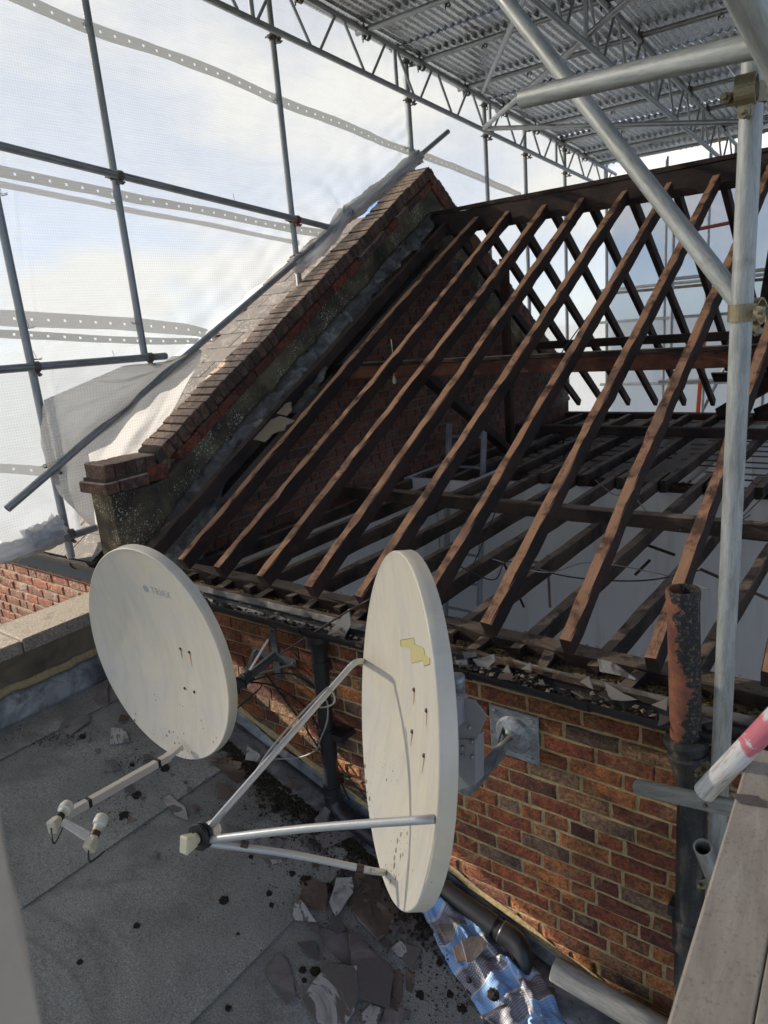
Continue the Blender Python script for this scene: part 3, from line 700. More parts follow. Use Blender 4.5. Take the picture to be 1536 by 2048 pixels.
# dirt lying in the gutter
def crumbs(name, pts_fn, n, s0, s1, mat, parent=None, flat=0.5):
    vs = []; fs = []
    for i in range(n):
        c = pts_fn(); s = rnd.uniform(s0, s1)
        R = Matrix.Rotation(rnd.uniform(0, 6.28), 3, 'Z') @ Matrix.Rotation(rnd.uniform(-.6, .6), 3, 'X')
        b = len(vs)
        for v in ((1, 0, 0), (-1, 0, 0), (0, 1, 0), (0, -1, 0), (0, 0, 1), (0, 0, -1)):
            q = V((v[0]*rnd.uniform(.6, 1.2), v[1]*rnd.uniform(.5, 1), v[2]*rnd.uniform(.4, 1)*flat))*s
            vs.append(V(c)+R @ q)
        for f in ((0, 2, 4), (2, 1, 4), (1, 3, 4), (3, 0, 4), (2, 0, 5), (1, 2, 5), (3, 1, 5), (0, 3, 5)): fs.append(tuple(b+k for k in f))
    o = mk(name, pyd(vs, fs), mat, parent); o['kind'] = 'stuff'; return o
crumbs('gutter_silt', lambda: (rnd.uniform(-3.6, .6), 2.262+rnd.uniform(-.04, .04), -1.425+rnd.uniform(-.012, .012)), 1500, .004, .016, MT['dust'], gt)
crumbs('gutter_rubble', lambda: (rnd.choice((rnd.uniform(-1.6, -0.8), rnd.uniform(-3.3, .5))), 2.27+rnd.uniform(-.045, .05), -1.402+rnd.uniform(-.01, .014)), 150, .005, .018, MT['rubble'], gt)

# downpipe, swan-neck at the bottom and the long black pipe lying along the wall foot
dp = thing('downpipe', 'black round plastic downpipe dropping from the gutter outlet behind the right dish arm', 'downpipe', (-2.24, 2.27, -1.5))
prof = [(0, .062), (.03, .062), (.05, .05), (.09, .040), (.14, .040), (.14, .044), (.2, .044), (.2, .0385), (.52, .0385), (.52, .045), (.60, .045), (.60, .0385), (.86, .0385), (.86, .045), (.93, .045)]
mk('pipe_length', lathe(prof, 24), MT['pvc'], dp, frame((-2.235, 2.262, -1.43), (-.03, 0, -1), V((0, -1, 0))))
bx('pipe_clip', (-2.30, 2.24, -2.0), (-2.14, 2.35, -1.965), MT['pvc'], dp, .004)
cable('pipe_bend', [(-2.263, 2.262, -2.33), (-2.262, 2.262, -2.38), (-2.235, 2.26, -2.42), (-2.19, 2.26, -2.44)], .046, MT['pvc'], dp, 16, 5)
lp = thing('drain_pipe', 'long black plastic pipe lying along the wall foot and ending in an open bend', 'pipe', (-1.7, 2.24, -2.6))
a, b = V((-2.20, 2.25, -2.435)), V((-1.24, 2.25, -2.70))
tube('pipe_length', a, b, .043, MT['pvc'], lp, 24, .003)
cable('pipe_bend', [b-V((.06, 0, -.016)), b+V((.0, 0, 0)), b+V((.04, -.01, -.02)), b+V((.055, -.03, -.06)), b+V((.05, -.05, -.115))], .049, MT['pvc'], lp, 18, 5)
mk('pipe_collar', lathe([(0, .0475), (.07, .0475), (.07, .043)], 24), MT['pvc'], lp, frame(b-V((.16, 0, -.044)), b-a))
# pale pipe at the right end of the wall foot
pp = thing('pale_pipe', 'pale grey pipe lying against the foot of the brick wall beneath the timber deck', 'pipe', (-0.8, 2.25, -2.75))
tube('pipe_length', (-1.04, 2.235, -2.725), (-0.30, 2.235, -2.80), .052, MT['asbestos'], pp, 28, .006)

# lead flashing turned up the wall foot
def strip(name, pts_lo, pts_hi, mat, parent, amp=0.006, n=60, thick=0.003, rows=5):
    vs = []; fs = []
    def interp(P, t):
        t *= len(P)-1; i = min(int(t), len(P)-2); return V(P[i]).lerp(V(P[i+1]), t-i)
    for i in range(n+1):
        lo = interp(pts_lo, i/n); hi = interp(pts_hi, i/n)
        for j in range(rows+1):
            p = lo.lerp(hi, j/rows); nn = noise.noise(p*9)*amp+noise.noise(p*23)*amp*.5
            vs.append(p+V((0, -abs(nn), nn*.5 if j not in (0,) else 0)))
    for i in range(n):
        for j in range(rows):
            q = i*(rows+1)+j; fs.append((q, q+rows+1, q+rows+2, q+1))
    o = mk(name, pyd(vs, fs, True), mat, parent)
    md = o.modifiers.new('s', 'SOLIDIFY'); md.thickness = thick; md.offset = 0
    return o
fl_lo = [(x, 2.325, roofz(x)+0.004) for x in (-3.85, -3.0, -2.2, -1.4, -0.6, 0.3)]
fl_hi = [(x, 2.349, roofz(x)+h) for x, h in ((-3.85, .09), (-3.0, .085), (-2.75, .05), (-2.2, .10), (-1.4, .07), (-0.6, .10), (0.3, .08))]
strip('flashing', fl_lo, fl_hi, MT['lead'], fw, 0.01, 90)
strip('flashing', [(x, 2.17+.02*math.sin(x*9), roofz(x)+0.014) for x in (-3.85, -3.3, -2.9, -2.4, -1.9, -1.4, -0.9, -0.3)], [(x, 2.322, roofz(x)+0.018) for x in (-3.85, -3.3, -2.9, -2.4, -1.9, -1.4, -0.9, -0.3)], MT['lead'], fw, 0.01, 70)
# mortar fillet smeared over flashing
strip('mortar_fillet', [(x, 2.343, roofz(x)+.085+.012*math.sin(x*23)) for x in [(-3.8+i*.13) for i in range(30)]], [(x, 2.356, roofz(x)+.115+.01*math.sin(x*31)) for x in [(-3.8+i*.13) for i in range(30)]], MT['mortar'], fw, .008, 120)

# ------------------------------------------------------------------ low parapet at the far left of the flat roof
lw = thing('low_parapet', 'low rendered parapet with gritty stone coping and grey flashing left of the felt roof', 'parapet wall', (-4.0, 1, -1.9))
bx('render_core', (-4.16, -2.0, -2.6), (-3.90, 2.34, -1.615), MT['lowrender'], lw)
y = -2.0
for L in (0.9, 0.93, 0.88, 0.9, 0.8):
    y1 = min(y+L, 2.335)
    bx('coping_stone', (-4.21, y+.004, -1.62+rnd.uniform(-.003, .003)), (-3.865, y1-.004, -1.54+rnd.uniform(-.003, .003)), MT['stone'], lw, .008, .003); y = y1
zf = roofz(-3.87)
def xstrip(name, ylist, x_lo, z_lo, x_hi, z_hi, mat, parent, amp, n=110, rows=6, thick=.004, rag=0.0):
    vs = []; fs = []
    for i in range(n+1):
        Y = ylist[0]+(ylist[1]-ylist[0])*i/n
        for j in range(rows+1):
            t = j/rows; p = V((x_lo+(x_hi-x_lo)*t, Y, z_lo+(z_hi-z_lo)*t))
            q = noise.noise(p*6)*amp+noise.noise(p*19)*amp*.5
            e = rag*noise.noise(V((Y*7, 3, 1))) + rag*.5*noise.noise(V((Y*23, 9, 1)))
            vs.append(p+V((abs(q), 0, e if j == rows else 0)))
    for i in range(n):
        for j in range(rows):
            a = i*(rows+1)+j; fs.append((a, a+1, a+rows+2, a+rows+1))
    o = mk(name, pyd(vs, fs, True), mat, parent); md = o.modifiers.new('s', 'SOLIDIFY'); md.thickness = thick; md.offset = 0
    return o
xstrip('flashing', (-1.9, 2.34), -3.80, zf-.03+.008, -3.872, zf+.115, MT['lead'], lw, .012, rag=.02)
xstrip('mortar_fillet', (-1.9, 2.34), -3.880, zf+.10, -3.896, zf+.155, MT['mortar'], lw, .006, rag=.015, rows=3)

# ------------------------------------------------------------------ gable wall: raking parapet, coping, inside brickwork
GX0, GX1 = -4.12, -3.90
CS = 0.592; FS = 0.69
def cop(Y): # top of coping on the near slope / far slope
    return -0.72+CS*(Y-2.64) if Y <= 6.13 else -0.72+CS*(6.13-2.64)-FS*(Y-6.13)
gw = thing('gable_wall', 'brick gable wall with raking brick on edge coping and lichen spotted render at the end of the stripped roof', 'gable wall', (-4, 2.3, -3))
# rendered core (a solid cut to the rake)
def prism_x(x0, x1, poly):
    n = len(poly); vs = [(x0, a, b) for a, b in poly]+[(x1, a, b) for a, b in poly]
    fs = [tuple(range(n)), tuple(range(n, 2*n))[::-1]]+[(i, i+n, (i+1) % n+n, (i+1) % n) for i in range(n)]
    return vs, fs
d0 = .205
poly = [(2.32, -1.75), (2.32, -.895), (2.64, -.895), (2.72, cop(2.72)-d0), (6.13, cop(6.13)-d0), (9.3, cop(9.3)-d0-.02), (9.3, -1.75)]
vs, fs = prism_x(GX0+.004, GX1, poly)
# subdivide the visible face lightly through bump only
mk('render_core', pyd(vs, fs), MT['render'], gw)
# lower wall, plaster inside the rooms and brick outside
bx('lower_wall', (GX0+.006, 2.37, -4.1), (GX1-.05, 9.28, -1.752), MT['brick_in_island'], gw)
# brick lining, slightly in front of the core and below the roof slope (inside face of the wall)
IX = -3.80
poly = [(2.70, -1.5), (2.70, -1.30), (6.1, -1.30+.5635*3.4-.02), (8.9, -1.30), (8.9, -1.5)]
vs, fs = prism_x(GX1-.002, IX-.004, poly)
mk('mortar_bed', pyd(vs, fs), MT['mortar_in'], gw)
Mg = Matrix(((0, -1, 0, IX), (1, 0, 0, 0), (0, 0, 1, 0), (0, 0, 0, 1)))    # local x -> world Y, local -y -> world +X
def ins(x, z):
    return z < -1.34+.5635*(x-2.70)-.03 if x < 6.1 else z < .576-.685*(x-6.1)-.03
lay_bricks(gw, MT['brick_in'], MT['brick_in_island'], Mg, 2.72, 8.95, -1.5, 0.62, inside=ins, focus=V((-3.8, 4.6, -.6)), D=.04, proud=.010, gap=.016)
# coping: bricks on edge climbing the rake
def rake_frame(Y, far=False):
    s = CS if not far else -FS
    return frame((0, Y, cop(Y)), (0, 1, s), V((0, -s, 1)))
Lr = (6.10-2.72)*math.sqrt(1+CS*CS); nC = int(Lr/0.077)
hm = [box_mesh(-.0335, .0335, -.112, .112, -.1, .0, .004, .003) for _ in range(6)]
for i in range(nC):
    Y = 2.735+(6.10-2.735)*(i+.35)/nC
    M = rake_frame(Y)
    # local y axis is -X or +X: keep bricks centred on the wall
    M = M.copy(); M[0][3] = (GX0+GX1)/2+rnd.uniform(-.006, .006)
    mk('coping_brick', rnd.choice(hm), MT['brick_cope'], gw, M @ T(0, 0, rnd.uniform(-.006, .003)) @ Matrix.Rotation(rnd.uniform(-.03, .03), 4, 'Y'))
for i in range(nC):
    Y = 6.16+(9.25-6.16)*(i+.5)/nC
    M = rake_frame(Y, True); M[0][3] = (GX0+GX1)/2+rnd.uniform(-.006, .006)
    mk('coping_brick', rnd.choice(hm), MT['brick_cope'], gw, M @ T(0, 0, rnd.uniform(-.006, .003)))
vs, fs = prism_x(GX0+.006, GX1-.006, [(2.70, cop(2.70)-.1), (2.70, cop(2.7)-.012), (6.13, cop(6.13)-.012), (9.25, cop(9.25)-.012), (9.25, cop(9.25)-.1), (6.13, cop(6.13)-.1)])
mk('coping_mortar', pyd(vs, fs), MT['mortar_cope'], gw)
# projecting red course under the coping
sm = [box_mesh(-.107, .107, -.128, .128, -.066, .0, .005, .003) for _ in range(5)]
nS = int(Lr/0.226)
for far in (False, True):
    for i in range(nS):
        Y = (2.80+(6.05-2.80)*(i+.4)/nS) if not far else (6.22+(9.15-6.22)*(i+.5)/nS)
        M = rake_frame(Y, far); M[0][3] = (GX0+GX1)/2+.002
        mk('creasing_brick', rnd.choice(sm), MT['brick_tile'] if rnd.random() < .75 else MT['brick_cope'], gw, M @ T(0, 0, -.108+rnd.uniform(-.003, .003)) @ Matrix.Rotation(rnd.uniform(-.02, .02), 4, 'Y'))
# kneeler: level bricks at the foot
for i, (y0, y1) in enumerate(((2.305, 2.375), (2.38, 2.45), (2.455, 2.525), (2.53, 2.60), (2.605, 2.68))):
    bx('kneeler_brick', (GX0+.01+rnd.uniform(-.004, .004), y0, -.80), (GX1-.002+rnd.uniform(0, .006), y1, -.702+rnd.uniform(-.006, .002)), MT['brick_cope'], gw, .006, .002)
for y0, y1 in ((2.275, 2.375), (2.38, 2.59), (2.595, 2.74)):
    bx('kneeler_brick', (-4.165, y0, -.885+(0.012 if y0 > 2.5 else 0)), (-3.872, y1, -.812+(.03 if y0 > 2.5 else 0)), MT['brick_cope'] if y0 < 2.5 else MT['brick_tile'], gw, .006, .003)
bx('kneeler_mortar', (-4.14, 2.30, -.815), (-3.895, 2.62, -.795), MT['mortar_cope'], gw)
# crumpled lead soaker between parapet and first rafter
vs = []; fs = []; n = 170; R_ = 7
for i in range(n+1):
    t = i/n; Y = 2.44+(6.0-2.44)*t
    zt = cop(Y)-.40+.035*noise.noise(V((Y*2.1, 0, 0))) - .10*max(0, 1-t*5)
    w = .15+.06*noise.noise(V((Y*1.7, 5, 0))) + (.07*max(0, math.sin(Y*5.2)) if Y < 4.6 else 0)
    if Y > 4.9: w *= .55
    for j in range(R_+1):
        s = j/R_
        f = noise.noise(V((Y*6.5, s*3, 2)))*.050+noise.noise(V((Y*15+s*4, s*6, 4)))*.030+noise.noise(V((Y*33, s*9, 7)))*.012
        vs.append((GX1+.006+s*w*1.15+abs(f)*1.5, Y+f*.6, zt+.03-s*w*.85+f*.9))
for i in range(n):
    for j in range(R_):
        a = i*(R_+1)+j; fs.append((a, a+1, a+R_+2, a+R_+1))
o = mk('lead_soaker', pyd(vs, fs, True), MT['leaddark'], gw); md = o.modifiers.new('s', 'SOLIDIFY'); md.thickness = .004; md.offset = 0
tag(o, 'crumpled dark lead strip')

# ------------------------------------------------------------------ stripped roof timbers
rf = thing('roof_frame', 'stripped pitched roof of old brown rafters, purlins, ridge and ceiling joists open to the room below', 'roof frame', (-1.7, 4.5, -1.4))
SL = 0.5635; nrm = V((0, -SL, 1)).normalized(); FR = 0.685; nrb = V((0, FR, 1)).normalized()
rx = [-3.72, -3.39, -3.06, -2.72, -2.38, -2.05, -1.71, -1.37, -1.03, -0.69, -0.35, -0.01, .33, .67, 1.0, 1.35, 1.7]
for i, x in enumerate(rx):
    dx = rnd.uniform(-.006, .006)
    p0 = V((x+dx, 2.396, -1.289)); p1 = V((x+rnd.uniform(-.012, .012), 6.065, -1.289+SL*(6.065-2.396)))
    if x == -0.35: p0 = V((x+.02, 2.43, -1.27))
    beam('rafter', p0, p1, (.050+rnd.uniform(-.004, .004)), .092, MT['wood'] if i else MT['wood_dark'], rf, nrm, 44, .0030, rnd.uniform(-.020, .020), worn=.20)
    # far slope
    q0 = V((x+.03, 9.15, -1.289)); q1 = V((x+.03, 6.135, .776))
    beam('rafter', q0, q1, .047, .088, MT['wood_dark'], rf, nrb, 10, .002)
beam('ridge_board', (-3.89, 6.10, .80), (2.2, 6.10, .82), .045, .19, MT['wood_dark'], rf, V((0, 0, 1)), 16, .003)
beam('ridge_roll', (-3.89, 6.10, .915), (2.2, 6.10, .935), .06, .035, MT['wood_dark'], rf, V((0, 0, 1)), 20, .006)
beam('purlin', (-3.88, 4.42, -.385), (2.2, 4.42, -.360), .09, .10, MT['wood_red'], rf, V((0, 0, 1)), 14, .002)
beam('purlin', (-3.88, 7.68, -.435), (2.2, 7.68, -.435), .09, .085, MT['wood_dark'], rf, V((0, 0, 1)), 14, .002)
beam('purlin_cap', (-3.88, 4.40, -.322), (2.2, 4.40, -.297), .12, .020, MT['wood_grey'], rf, V((0, 0, 1)), 14, .002)
for i, x in enumerate(rx[:-1]):
    x += .065
    top = -1.405
    broken = (i in (6,))
    beam('ceiling_joist', (x, 2.50, top-.045), (x+rnd.uniform(-.02, .02), 5.95, top-.045), .052, .095, MT['wood_grey'], rf, V((0, 0, 1)), 16, .0025, rnd.uniform(-.01, .01), worn=.1)
    beam('ceiling_joist', (x+.06, 5.60, top-.045), (x+.06+rnd.uniform(-.02, .02), 9.05, top-.045), .052, .095, MT['wood_grey'], rf, V((0, 0, 1)), 14, .0025, rnd.uniform(-.01, .01))
beam('binder', (-3.8, 4.36, -1.355), (2.2, 4.40, -1.355), .075, .10, MT['wood_grey'], rf, V((0, 0, 1)), 18, .0035, worn=.1)
beam('binder', (-3.8, 7.5, -1.355), (2.2, 7.45, -1.355), .075, .10, MT['wood_dark'], rf, V((0, 0, 1)), 12, .003)
# wall plate and eaves timbers
beam('wall_plate', (-3.8, 2.60, -1.435), (1.2, 2.60, -1.435), .10, .085, MT['wood_grey'], rf, V((0, 0, 1)), 30, .004, worn=.15)
for i, x in enumerate(rx[1:13]):
    beam('sprocket', (x-.12+rnd.uniform(-.03, .03), 2.37, -1.44), (x-.12+rnd.uniform(-.03, .03), 2.58, -1.425), .05, .035, MT['wood_grey'], rf, V((0, 0, 1)), 3, .003)
beam('tilting_board', (-3.42, 2.345, -1.40), (-1.62, 2.345, -1.40), .028, .075, MT['wood_rot'], rf, V((0, .3, 1)), 40, .003, worn=.35)
beam('tilting_board', (-1.72, 2.352, -1.405), (1.0, 2.352, -1.43), .030, .06, MT['wood_rot'], rf, V((0, .3, 1)), 60, .006, worn=.8)
beam('rotten_batten', (-1.60, 2.32, -1.37), (-0.1, 2.325, -1.405), .022, .02, MT['wood_rot'], rf, V((0, .3, 1)), 50, .004, worn=.9)
# lead/zinc tray over gutter back
strip('eaves_tray', [(x, 2.318, -1.405) for x in (-3.4, -2.4, -1.6, .5)], [(x, 2.338, -1.365) for x in (-3.4, -2.4, -1.6, .5)], MT['leaddark'], rf, .006, 90)
# posts and braces
beam('post', (-3.32, 6.42, -1.40), (-3.35, 6.49, .46), .075, .075, MT['wood'], rf, V((0, 1, 0)), 10, .003)
beam('brace', (-3.02, 4.40, -.36), (-3.25, 6.25, -1.36), .09, .075, MT['wood'], rf, V((0, 0, 1)), 8, .003)
beam('post', (-1.05, 7.66, -1.4), (-1.05, 7.68, -.48), .07, .07, MT['wood_dark'], rf, V((0, 1, 0)), 6, .003)
beam('brace', (-1.62, 8.8, -1.38), (-0.95, 6.2, .70), .06, .10, MT['wood_dark'], rf, V((0, 0, 1)), 8, .003)
beam('brace', (-0.75, 8.8, -1.38), (0.25, 6.3, .10), .07, .16, MT['wood_dark'], rf, V((0, 0, 1)), 8, .003)
beam('brace', (-1.9, 8.9, -1.38), (-.2, 7.7, -.25), .07, .13, MT['wood_dark'], rf, V((0, 0, 1)), 8, .003)
beam('brace', (-1.5, 8.9, -1.38), (.2, 7.9, -.5), .07, .13, MT['wood_dark'], rf, V((0, 0, 1)), 8, .003)
# boarding left on part of the far slope
for k in range(8):
    Yb = 8.75-k*.20; beam('roof_board', (-1.95+.16*k, Yb, -1.289+FR*(9.15-Yb)+.07), (-.6, Yb, -1.289+FR*(9.15-Yb)+.07), .19, .022, MT['wood_dark'], rf, nrb, 6, .003)
# back wall plate / wall head
beam('wall_plate', (-3.8, 9.0, -1.43), (2.2, 9.0, -1.43), .11, .08, MT['wood_dark'], rf, V((0, 0, 1)), 14, .003)
# torn slate pieces and felt at the first rafter
def shard(poly2, thick, jit=.0015, bevel=False):
    """poly2: list of (x,y); returns mesh with chipped rim"""
    P = []
    for i in range(len(poly2)):
        a = V((*poly2[i], 0)); b = V((*poly2[(i+1) % len(poly2)], 0)); P.append(a)
        L = (b-a).length; k = int(L/.035)
        for s in range(1, k):
            q = a.lerp(b, s/k); nn = V((-(b-a).y, (b-a).x, 0)).normalized(); P.append(q+nn*rnd.uniform(-.0045, .0045))
    n = len(P); c = sum(P, V((0, 0, 0)))/n
    vs = [(p.x, p.y, thick/2+noise.noise(p*14)*.0015) for p in P]+[(p.x+(p.x-c.x)*rnd.uniform(-.03, .05), p.y+(p.y-c.y)*rnd.uniform(-.03, .05), -thick/2) for p in P]
    fs = [tuple(range(n)), tuple(range(n, 2*n))[::-1]]+[(i, i+n, (i+1) % n+n, (i+1) % n) for i in range(n)]
    # keep counter-clockwise
    ar = sum(P[i].x*P[(i+1) % n].y-P[(i+1) % n].x*P[i].y for i in range(n))
    if ar < 0: fs = [f[::-1] for f in fs]
    return pyd(vs, fs)
# loose laths
for k in range(12):
    Y = 5.95+k*.245+rnd.uniform(-.03, .03)
    for (a, b) in (((-3.75, -2.3) if rnd.random() < .5 else (-3.7, -1.6)), ((-1.5, .2) if rnd.random() < .6 else (-1.9, 1.5))):
        if rnd.random() < .85: beam('lath', (a+rnd.uniform(0, .3), Y, -1.507), (b-rnd.uniform(0, .4), Y+rnd.uniform(-.04, .04), -1.507), .03, .008, MT['lath'], rf, V((0, 0, 1)), 2, .001)


# ------------------------------------------------------------------ rooms below
rm = thing('room_walls', 'white plastered room walls seen below the open ceiling joists', 'room', (-2, 4, -4))
bx('plaster_wall', (-3.83, 2.70, -4.05), (-3.815, 8.88, -1.51), MT['plaster'], rm)
bx('plaster_wall', (-3.80, 5.74, -4.05), (2.4, 5.86, -1.53), MT['plaster'], rm)
bx('plaster_wall', (-3.80, 8.90, -4.05), (2.4, 9.02, -1.50), MT['plaster'], rm)
bx('plaster_wall', (-3.80, 2.69, -4.05), (2.4, 2.70, -1.51), MT['plaster'], rm)
bx('plaster_wall', (-1.62, 5.88, -4.05), (-1.52, 8.88, -1.55), MT['plaster'], rm)
bx('room_floor', (-3.80, 2.70, -4.15), (2.4, 8.9, -4.052), MT['boardfloor'], rm)
bx('back_wall_head', (-4.1, 9.04, -4.05), (2.4, 9.3, -1.50), MT['brick_in_island'], rm)
beam('wall_head', (-3.8, 5.80, -1.505), (2.3, 5.80, -1.505), .12, .05, MT['wood_dark'], rm, V((0, 0, 1)), 40, .01, worn=.5)
bx('hatch_frame', (-3.72, 5.10, -1.50), (-3.02, 5.14, -1.40), MT['plaster'], rm)
bx('hatch_frame', (-3.72, 5.15, -1.50), (-3.68, 5.72, -1.40), MT['plaster'], rm)
bx('hatch_frame', (-3.06, 5.15, -1.50), (-3.02, 5.72, -1.40), MT['plaster'], rm)
crumbs('plaster_rubble', lambda: (rnd.uniform(-3.7, 1.5), 5.80+rnd.gauss(0, .05), -1.475), 700, .006, .022, MT['dust'], rm)
# broken hanging bits
for (px, py, qx, qy, z) in ((1040, 1120, 1110, 1130, -1.9), (985, 1130, 1045, 1215, -1.9), (1130, 1245, 1180, 1130, -2.0)):
    pass
ld = thing('ladder', 'aluminium ladder poking up through the ceiling hatch near the brick gable', 'ladder', (-3.4, 5.6, -4))
for x0, zt in ((-3.53, -.99), (-3.15, -.88)):
    beam('stile', (x0-.08, 5.3, -4.0), (x0, 5.62, zt), .028, .065, MT['alu'], ld, V((0, 1, 0)), 2, 0)
for k in range(11):
    t = k/11+.04; z = -4.0+3.05*t; o_ = -.08*(1-t)
    tube('rung', (-3.53+o_, 5.3+.32*t, z), (-3.15+o_, 5.3+.32*t, z), .014, MT['alu'], ld, 8, 0)
lampc = thing('pull_cord_lampholder', 'small white lampholder hanging on a cord before the sooty brick gable', 'lampholder', (-3.2, 4.5, -.4))
pL = onY(789, 762, 4.3); 
cable('cord', [pL+V((0, 0, .30)), pL+V((.004, 0, .15)), pL+V((0, 0, .03))], .0035, MT['cream'], lampc, 5, 3)
mk('holder', lathe([(0, .007), (.02, .013), (.045, .016), (.045, .012), (.055, .011)], 12), MT['cream'], lampc, frame(pL+V((0, 0, .035)), (0, 0, -1)))

# torn slate/felt hanging near the first rafters
def onslope(px, py, off=0.0):
    r = ray(px, py); k = -1.289-SL*2.396+off
    return r*(k/(r.z-SL*r.y))
z3_ = lambda x, y: (250+x/3.84, 700+y/3.84)
Pt = [onslope(*z3_(*q), .03) for q in ((940, 690), (1010, 610), (1090, 550), (1190, 508), (1305, 545), (1240, 580), (1225, 615), (1170, 625), (1130, 645), (1110, 675), (1080, 702), (1010, 690))]
c0 = sum(Pt, V((0, 0, 0)))/len(Pt); Mt_ = frame(c0, (1, 0, 0), nrm); Mi_ = Mt_.inverted()
tf = mk('torn_slate_sheet', shard([((Mi_ @ q).x, (Mi_ @ q).y) for q in Pt], .006), MT['slate_brown'], None, Mt_)
tag(tf, 'ragged pale brown sheet tucked under the crumpled lead beside the gable', 'torn sheet')
Pt = [onslope(*z3_(*q), .03) for q in ((1140, 485), (1180, 430), (1275, 400), (1280, 470), (1240, 505))]
c0 = sum(Pt, V((0, 0, 0)))/len(Pt); Mt_ = frame(c0, (1, 0, 0), nrm); Mi_ = Mt_.inverted()
tg = mk('torn_slate_sheet', shard([((Mi_ @ q).x, (Mi_ @ q).y) for q in Pt], .006), None, None, Mt_)
tag(tg, 'smaller dull sheet scrap just above the ragged pale one beside the gable', 'torn sheet')
MT['torn'] = simple('pale_torn_board', (0.24, 0.20, 0.14), 0.8, 0, 12, 0.2); tf.data.materials[0] = MT['torn']; tg.data.materials.append(MT['torn'])

# ------------------------------------------------------------------ neighbour slate roof
ns = thing('neighbour_slate_roof', 'lichened grey slate roof slope of the neighbouring house beyond the gable coping', 'slate roof', (-5, 3, -1.2))
NS = .592; nn_ = V((0, -NS, 1)).normalized()
def nz(Y): return -1.30+NS*(Y-2.3)
vs, fs = prism_x(-5.36, -4.13, [(2.25, nz(2.25)-.06), (2.25, nz(2.25)-.02), (6.1, nz(6.1)-.02), (9.9, nz(2.3)-.02), (9.9, nz(2.3)-.06), (6.1, nz(6.1)-.2)])
mk('roof_deck', pyd(vs, fs), MT['wood_dark'], ns)
sl_m = [box_mesh(-.148, .148, -.002, .33, -.004, .004, .002, .002) for _ in range(5)]
row = 0; Y = 2.24; dY = .185
cell = []
while Y < 6.0:
    x = -4.13-.15-(.15 if row % 2 else 0)
    while x > -5.2:
        cell.append((x, Y)); x -= .301
    Y += dY; row += 1
for (x, Y) in cell:
    M = frame((x, Y, nz(Y)+.008), (1, 0, 0), nn_)
    # local y runs up the slope: x cross -> check
    mk('slate', rnd.choice(sl_m), MT['slate_roof'], ns, M @ T(rnd.uniform(-.004, .004), rnd.uniform(-.006, .006), 0) @ Matrix.Rotation(math.radians(-1.3+rnd.uniform(-.5, .3)), 4, 'X') @ Matrix.Rotation(rnd.uniform(-.012, .012), 4, 'Z'))

# ------------------------------------------------------------------ scaffold fittings
def coupler_mesh():
    vs = []; fs = []
    def add(me_v, me_f, M):
        b = len(vs)
        for v in me_v: vs.append(M @ V(v))
        for f in me_f: fs.append(tuple(b+k for k in f))
    def band(M, r=.0285, w=.040, t=.0045, n=24):
        v = []; f = []
        for x in (-w/2, w/2):
            for rr in (r, r-t):
                for j in range(n):
                    a = 2*math.pi*j/n; bul = 1.0+(.10 if abs(math.cos(a)) > .93 else 0)
                    v.append((rr*bul*math.cos(a), rr*math.sin(a), x))
        for j in range(n):
            k = (j+1) % n
            f += [(j, k, 2*n+k, 2*n+j), (n+j, 3*n+j, 3*n+k, n+k), (j, n+j, n+k, k), (2*n+j, 2*n+k, 3*n+k, 3*n+j)]
        add(v, f, M)
        # bolt lug and bolt
        for s in (1,):
            v2 = []; 
            for i in range(8): v2.append((.026+((i & 1))*.026, (((i >> 1) & 1)-.5)*.016, (((i >> 2) & 1)-.5)*w*(.55 if i & 1 else .8)))
            add(v2, [(0, 2, 3, 1), (4, 5, 7, 6), (0, 1, 5, 4), (2, 6, 7, 3), (0, 4, 6, 2), (1, 3, 7, 5)], M)
            v3 = []; f3 = []
            for x, rr in ((-.030, .006), (.012, .006), (.012, .012), (.028, .012), (.028, .006), (.046, .006)):
                for j in range(6):
                    a = math.pi/3*j; v3.append((.047+rr*math.cos(a), x, rr*math.sin(a)))
            for i in range(5):
                for j in range(6): f3.append((i*6+j, i*6+(j+1) % 6, i*6+6+(j+1) % 6, i*6+6+j))
            f3.append((0, 5, 4, 3, 2, 1)); f3.append((30, 31, 32, 33, 34, 35))
            add(v3, f3, M)
    band(Matrix.Identity(4))                                     # tube 1 runs along z
    band(T(0, .054, 0) @ Matrix.Rotation(math.pi/2, 4, 'Y'))     # tube 2 runs along x, offset along y
    v = [(((i & 1)-.5)*.036, .020+((i >> 1) & 1)*.016, (((i >> 2) & 1)-.5)*.036) for i in range(8)]
    add(v, [(0, 2, 3, 1), (4, 5, 7, 6), (0, 1, 5, 4), (2, 6, 7, 3), (0, 4, 6, 2), (1, 3, 7, 5)], Matrix.Identity(4))
    return pyd(vs, fs)
CPM = {}
def coupler(P, a1, a2, off, mat, parent, name='coupler', scale=1.0):
    """P on tube 1; a1 its direction, a2 direction of tube 2, off = which way tube 2 is offset"""
    if mat.name not in CPM: 
        me = coupler_mesh(); me.materials.append(mat); CPM[mat.name] = me
    z = V(a1).normalized(); y = V(off)-z*V(off).dot(z); y.normalize(); x = y.cross(z)
    M = Matrix(((x.x, y.x, z.x, P[0]), (x.y, y.y, z.y, P[1]), (x.z, y.z, z.z, P[2]), (0, 0, 0, 1)))
    o = bpy.data.objects.new(name, CPM[mat.name]); return put(o, M @ Matrix.Scale(scale, 4), parent)
TR = .02415

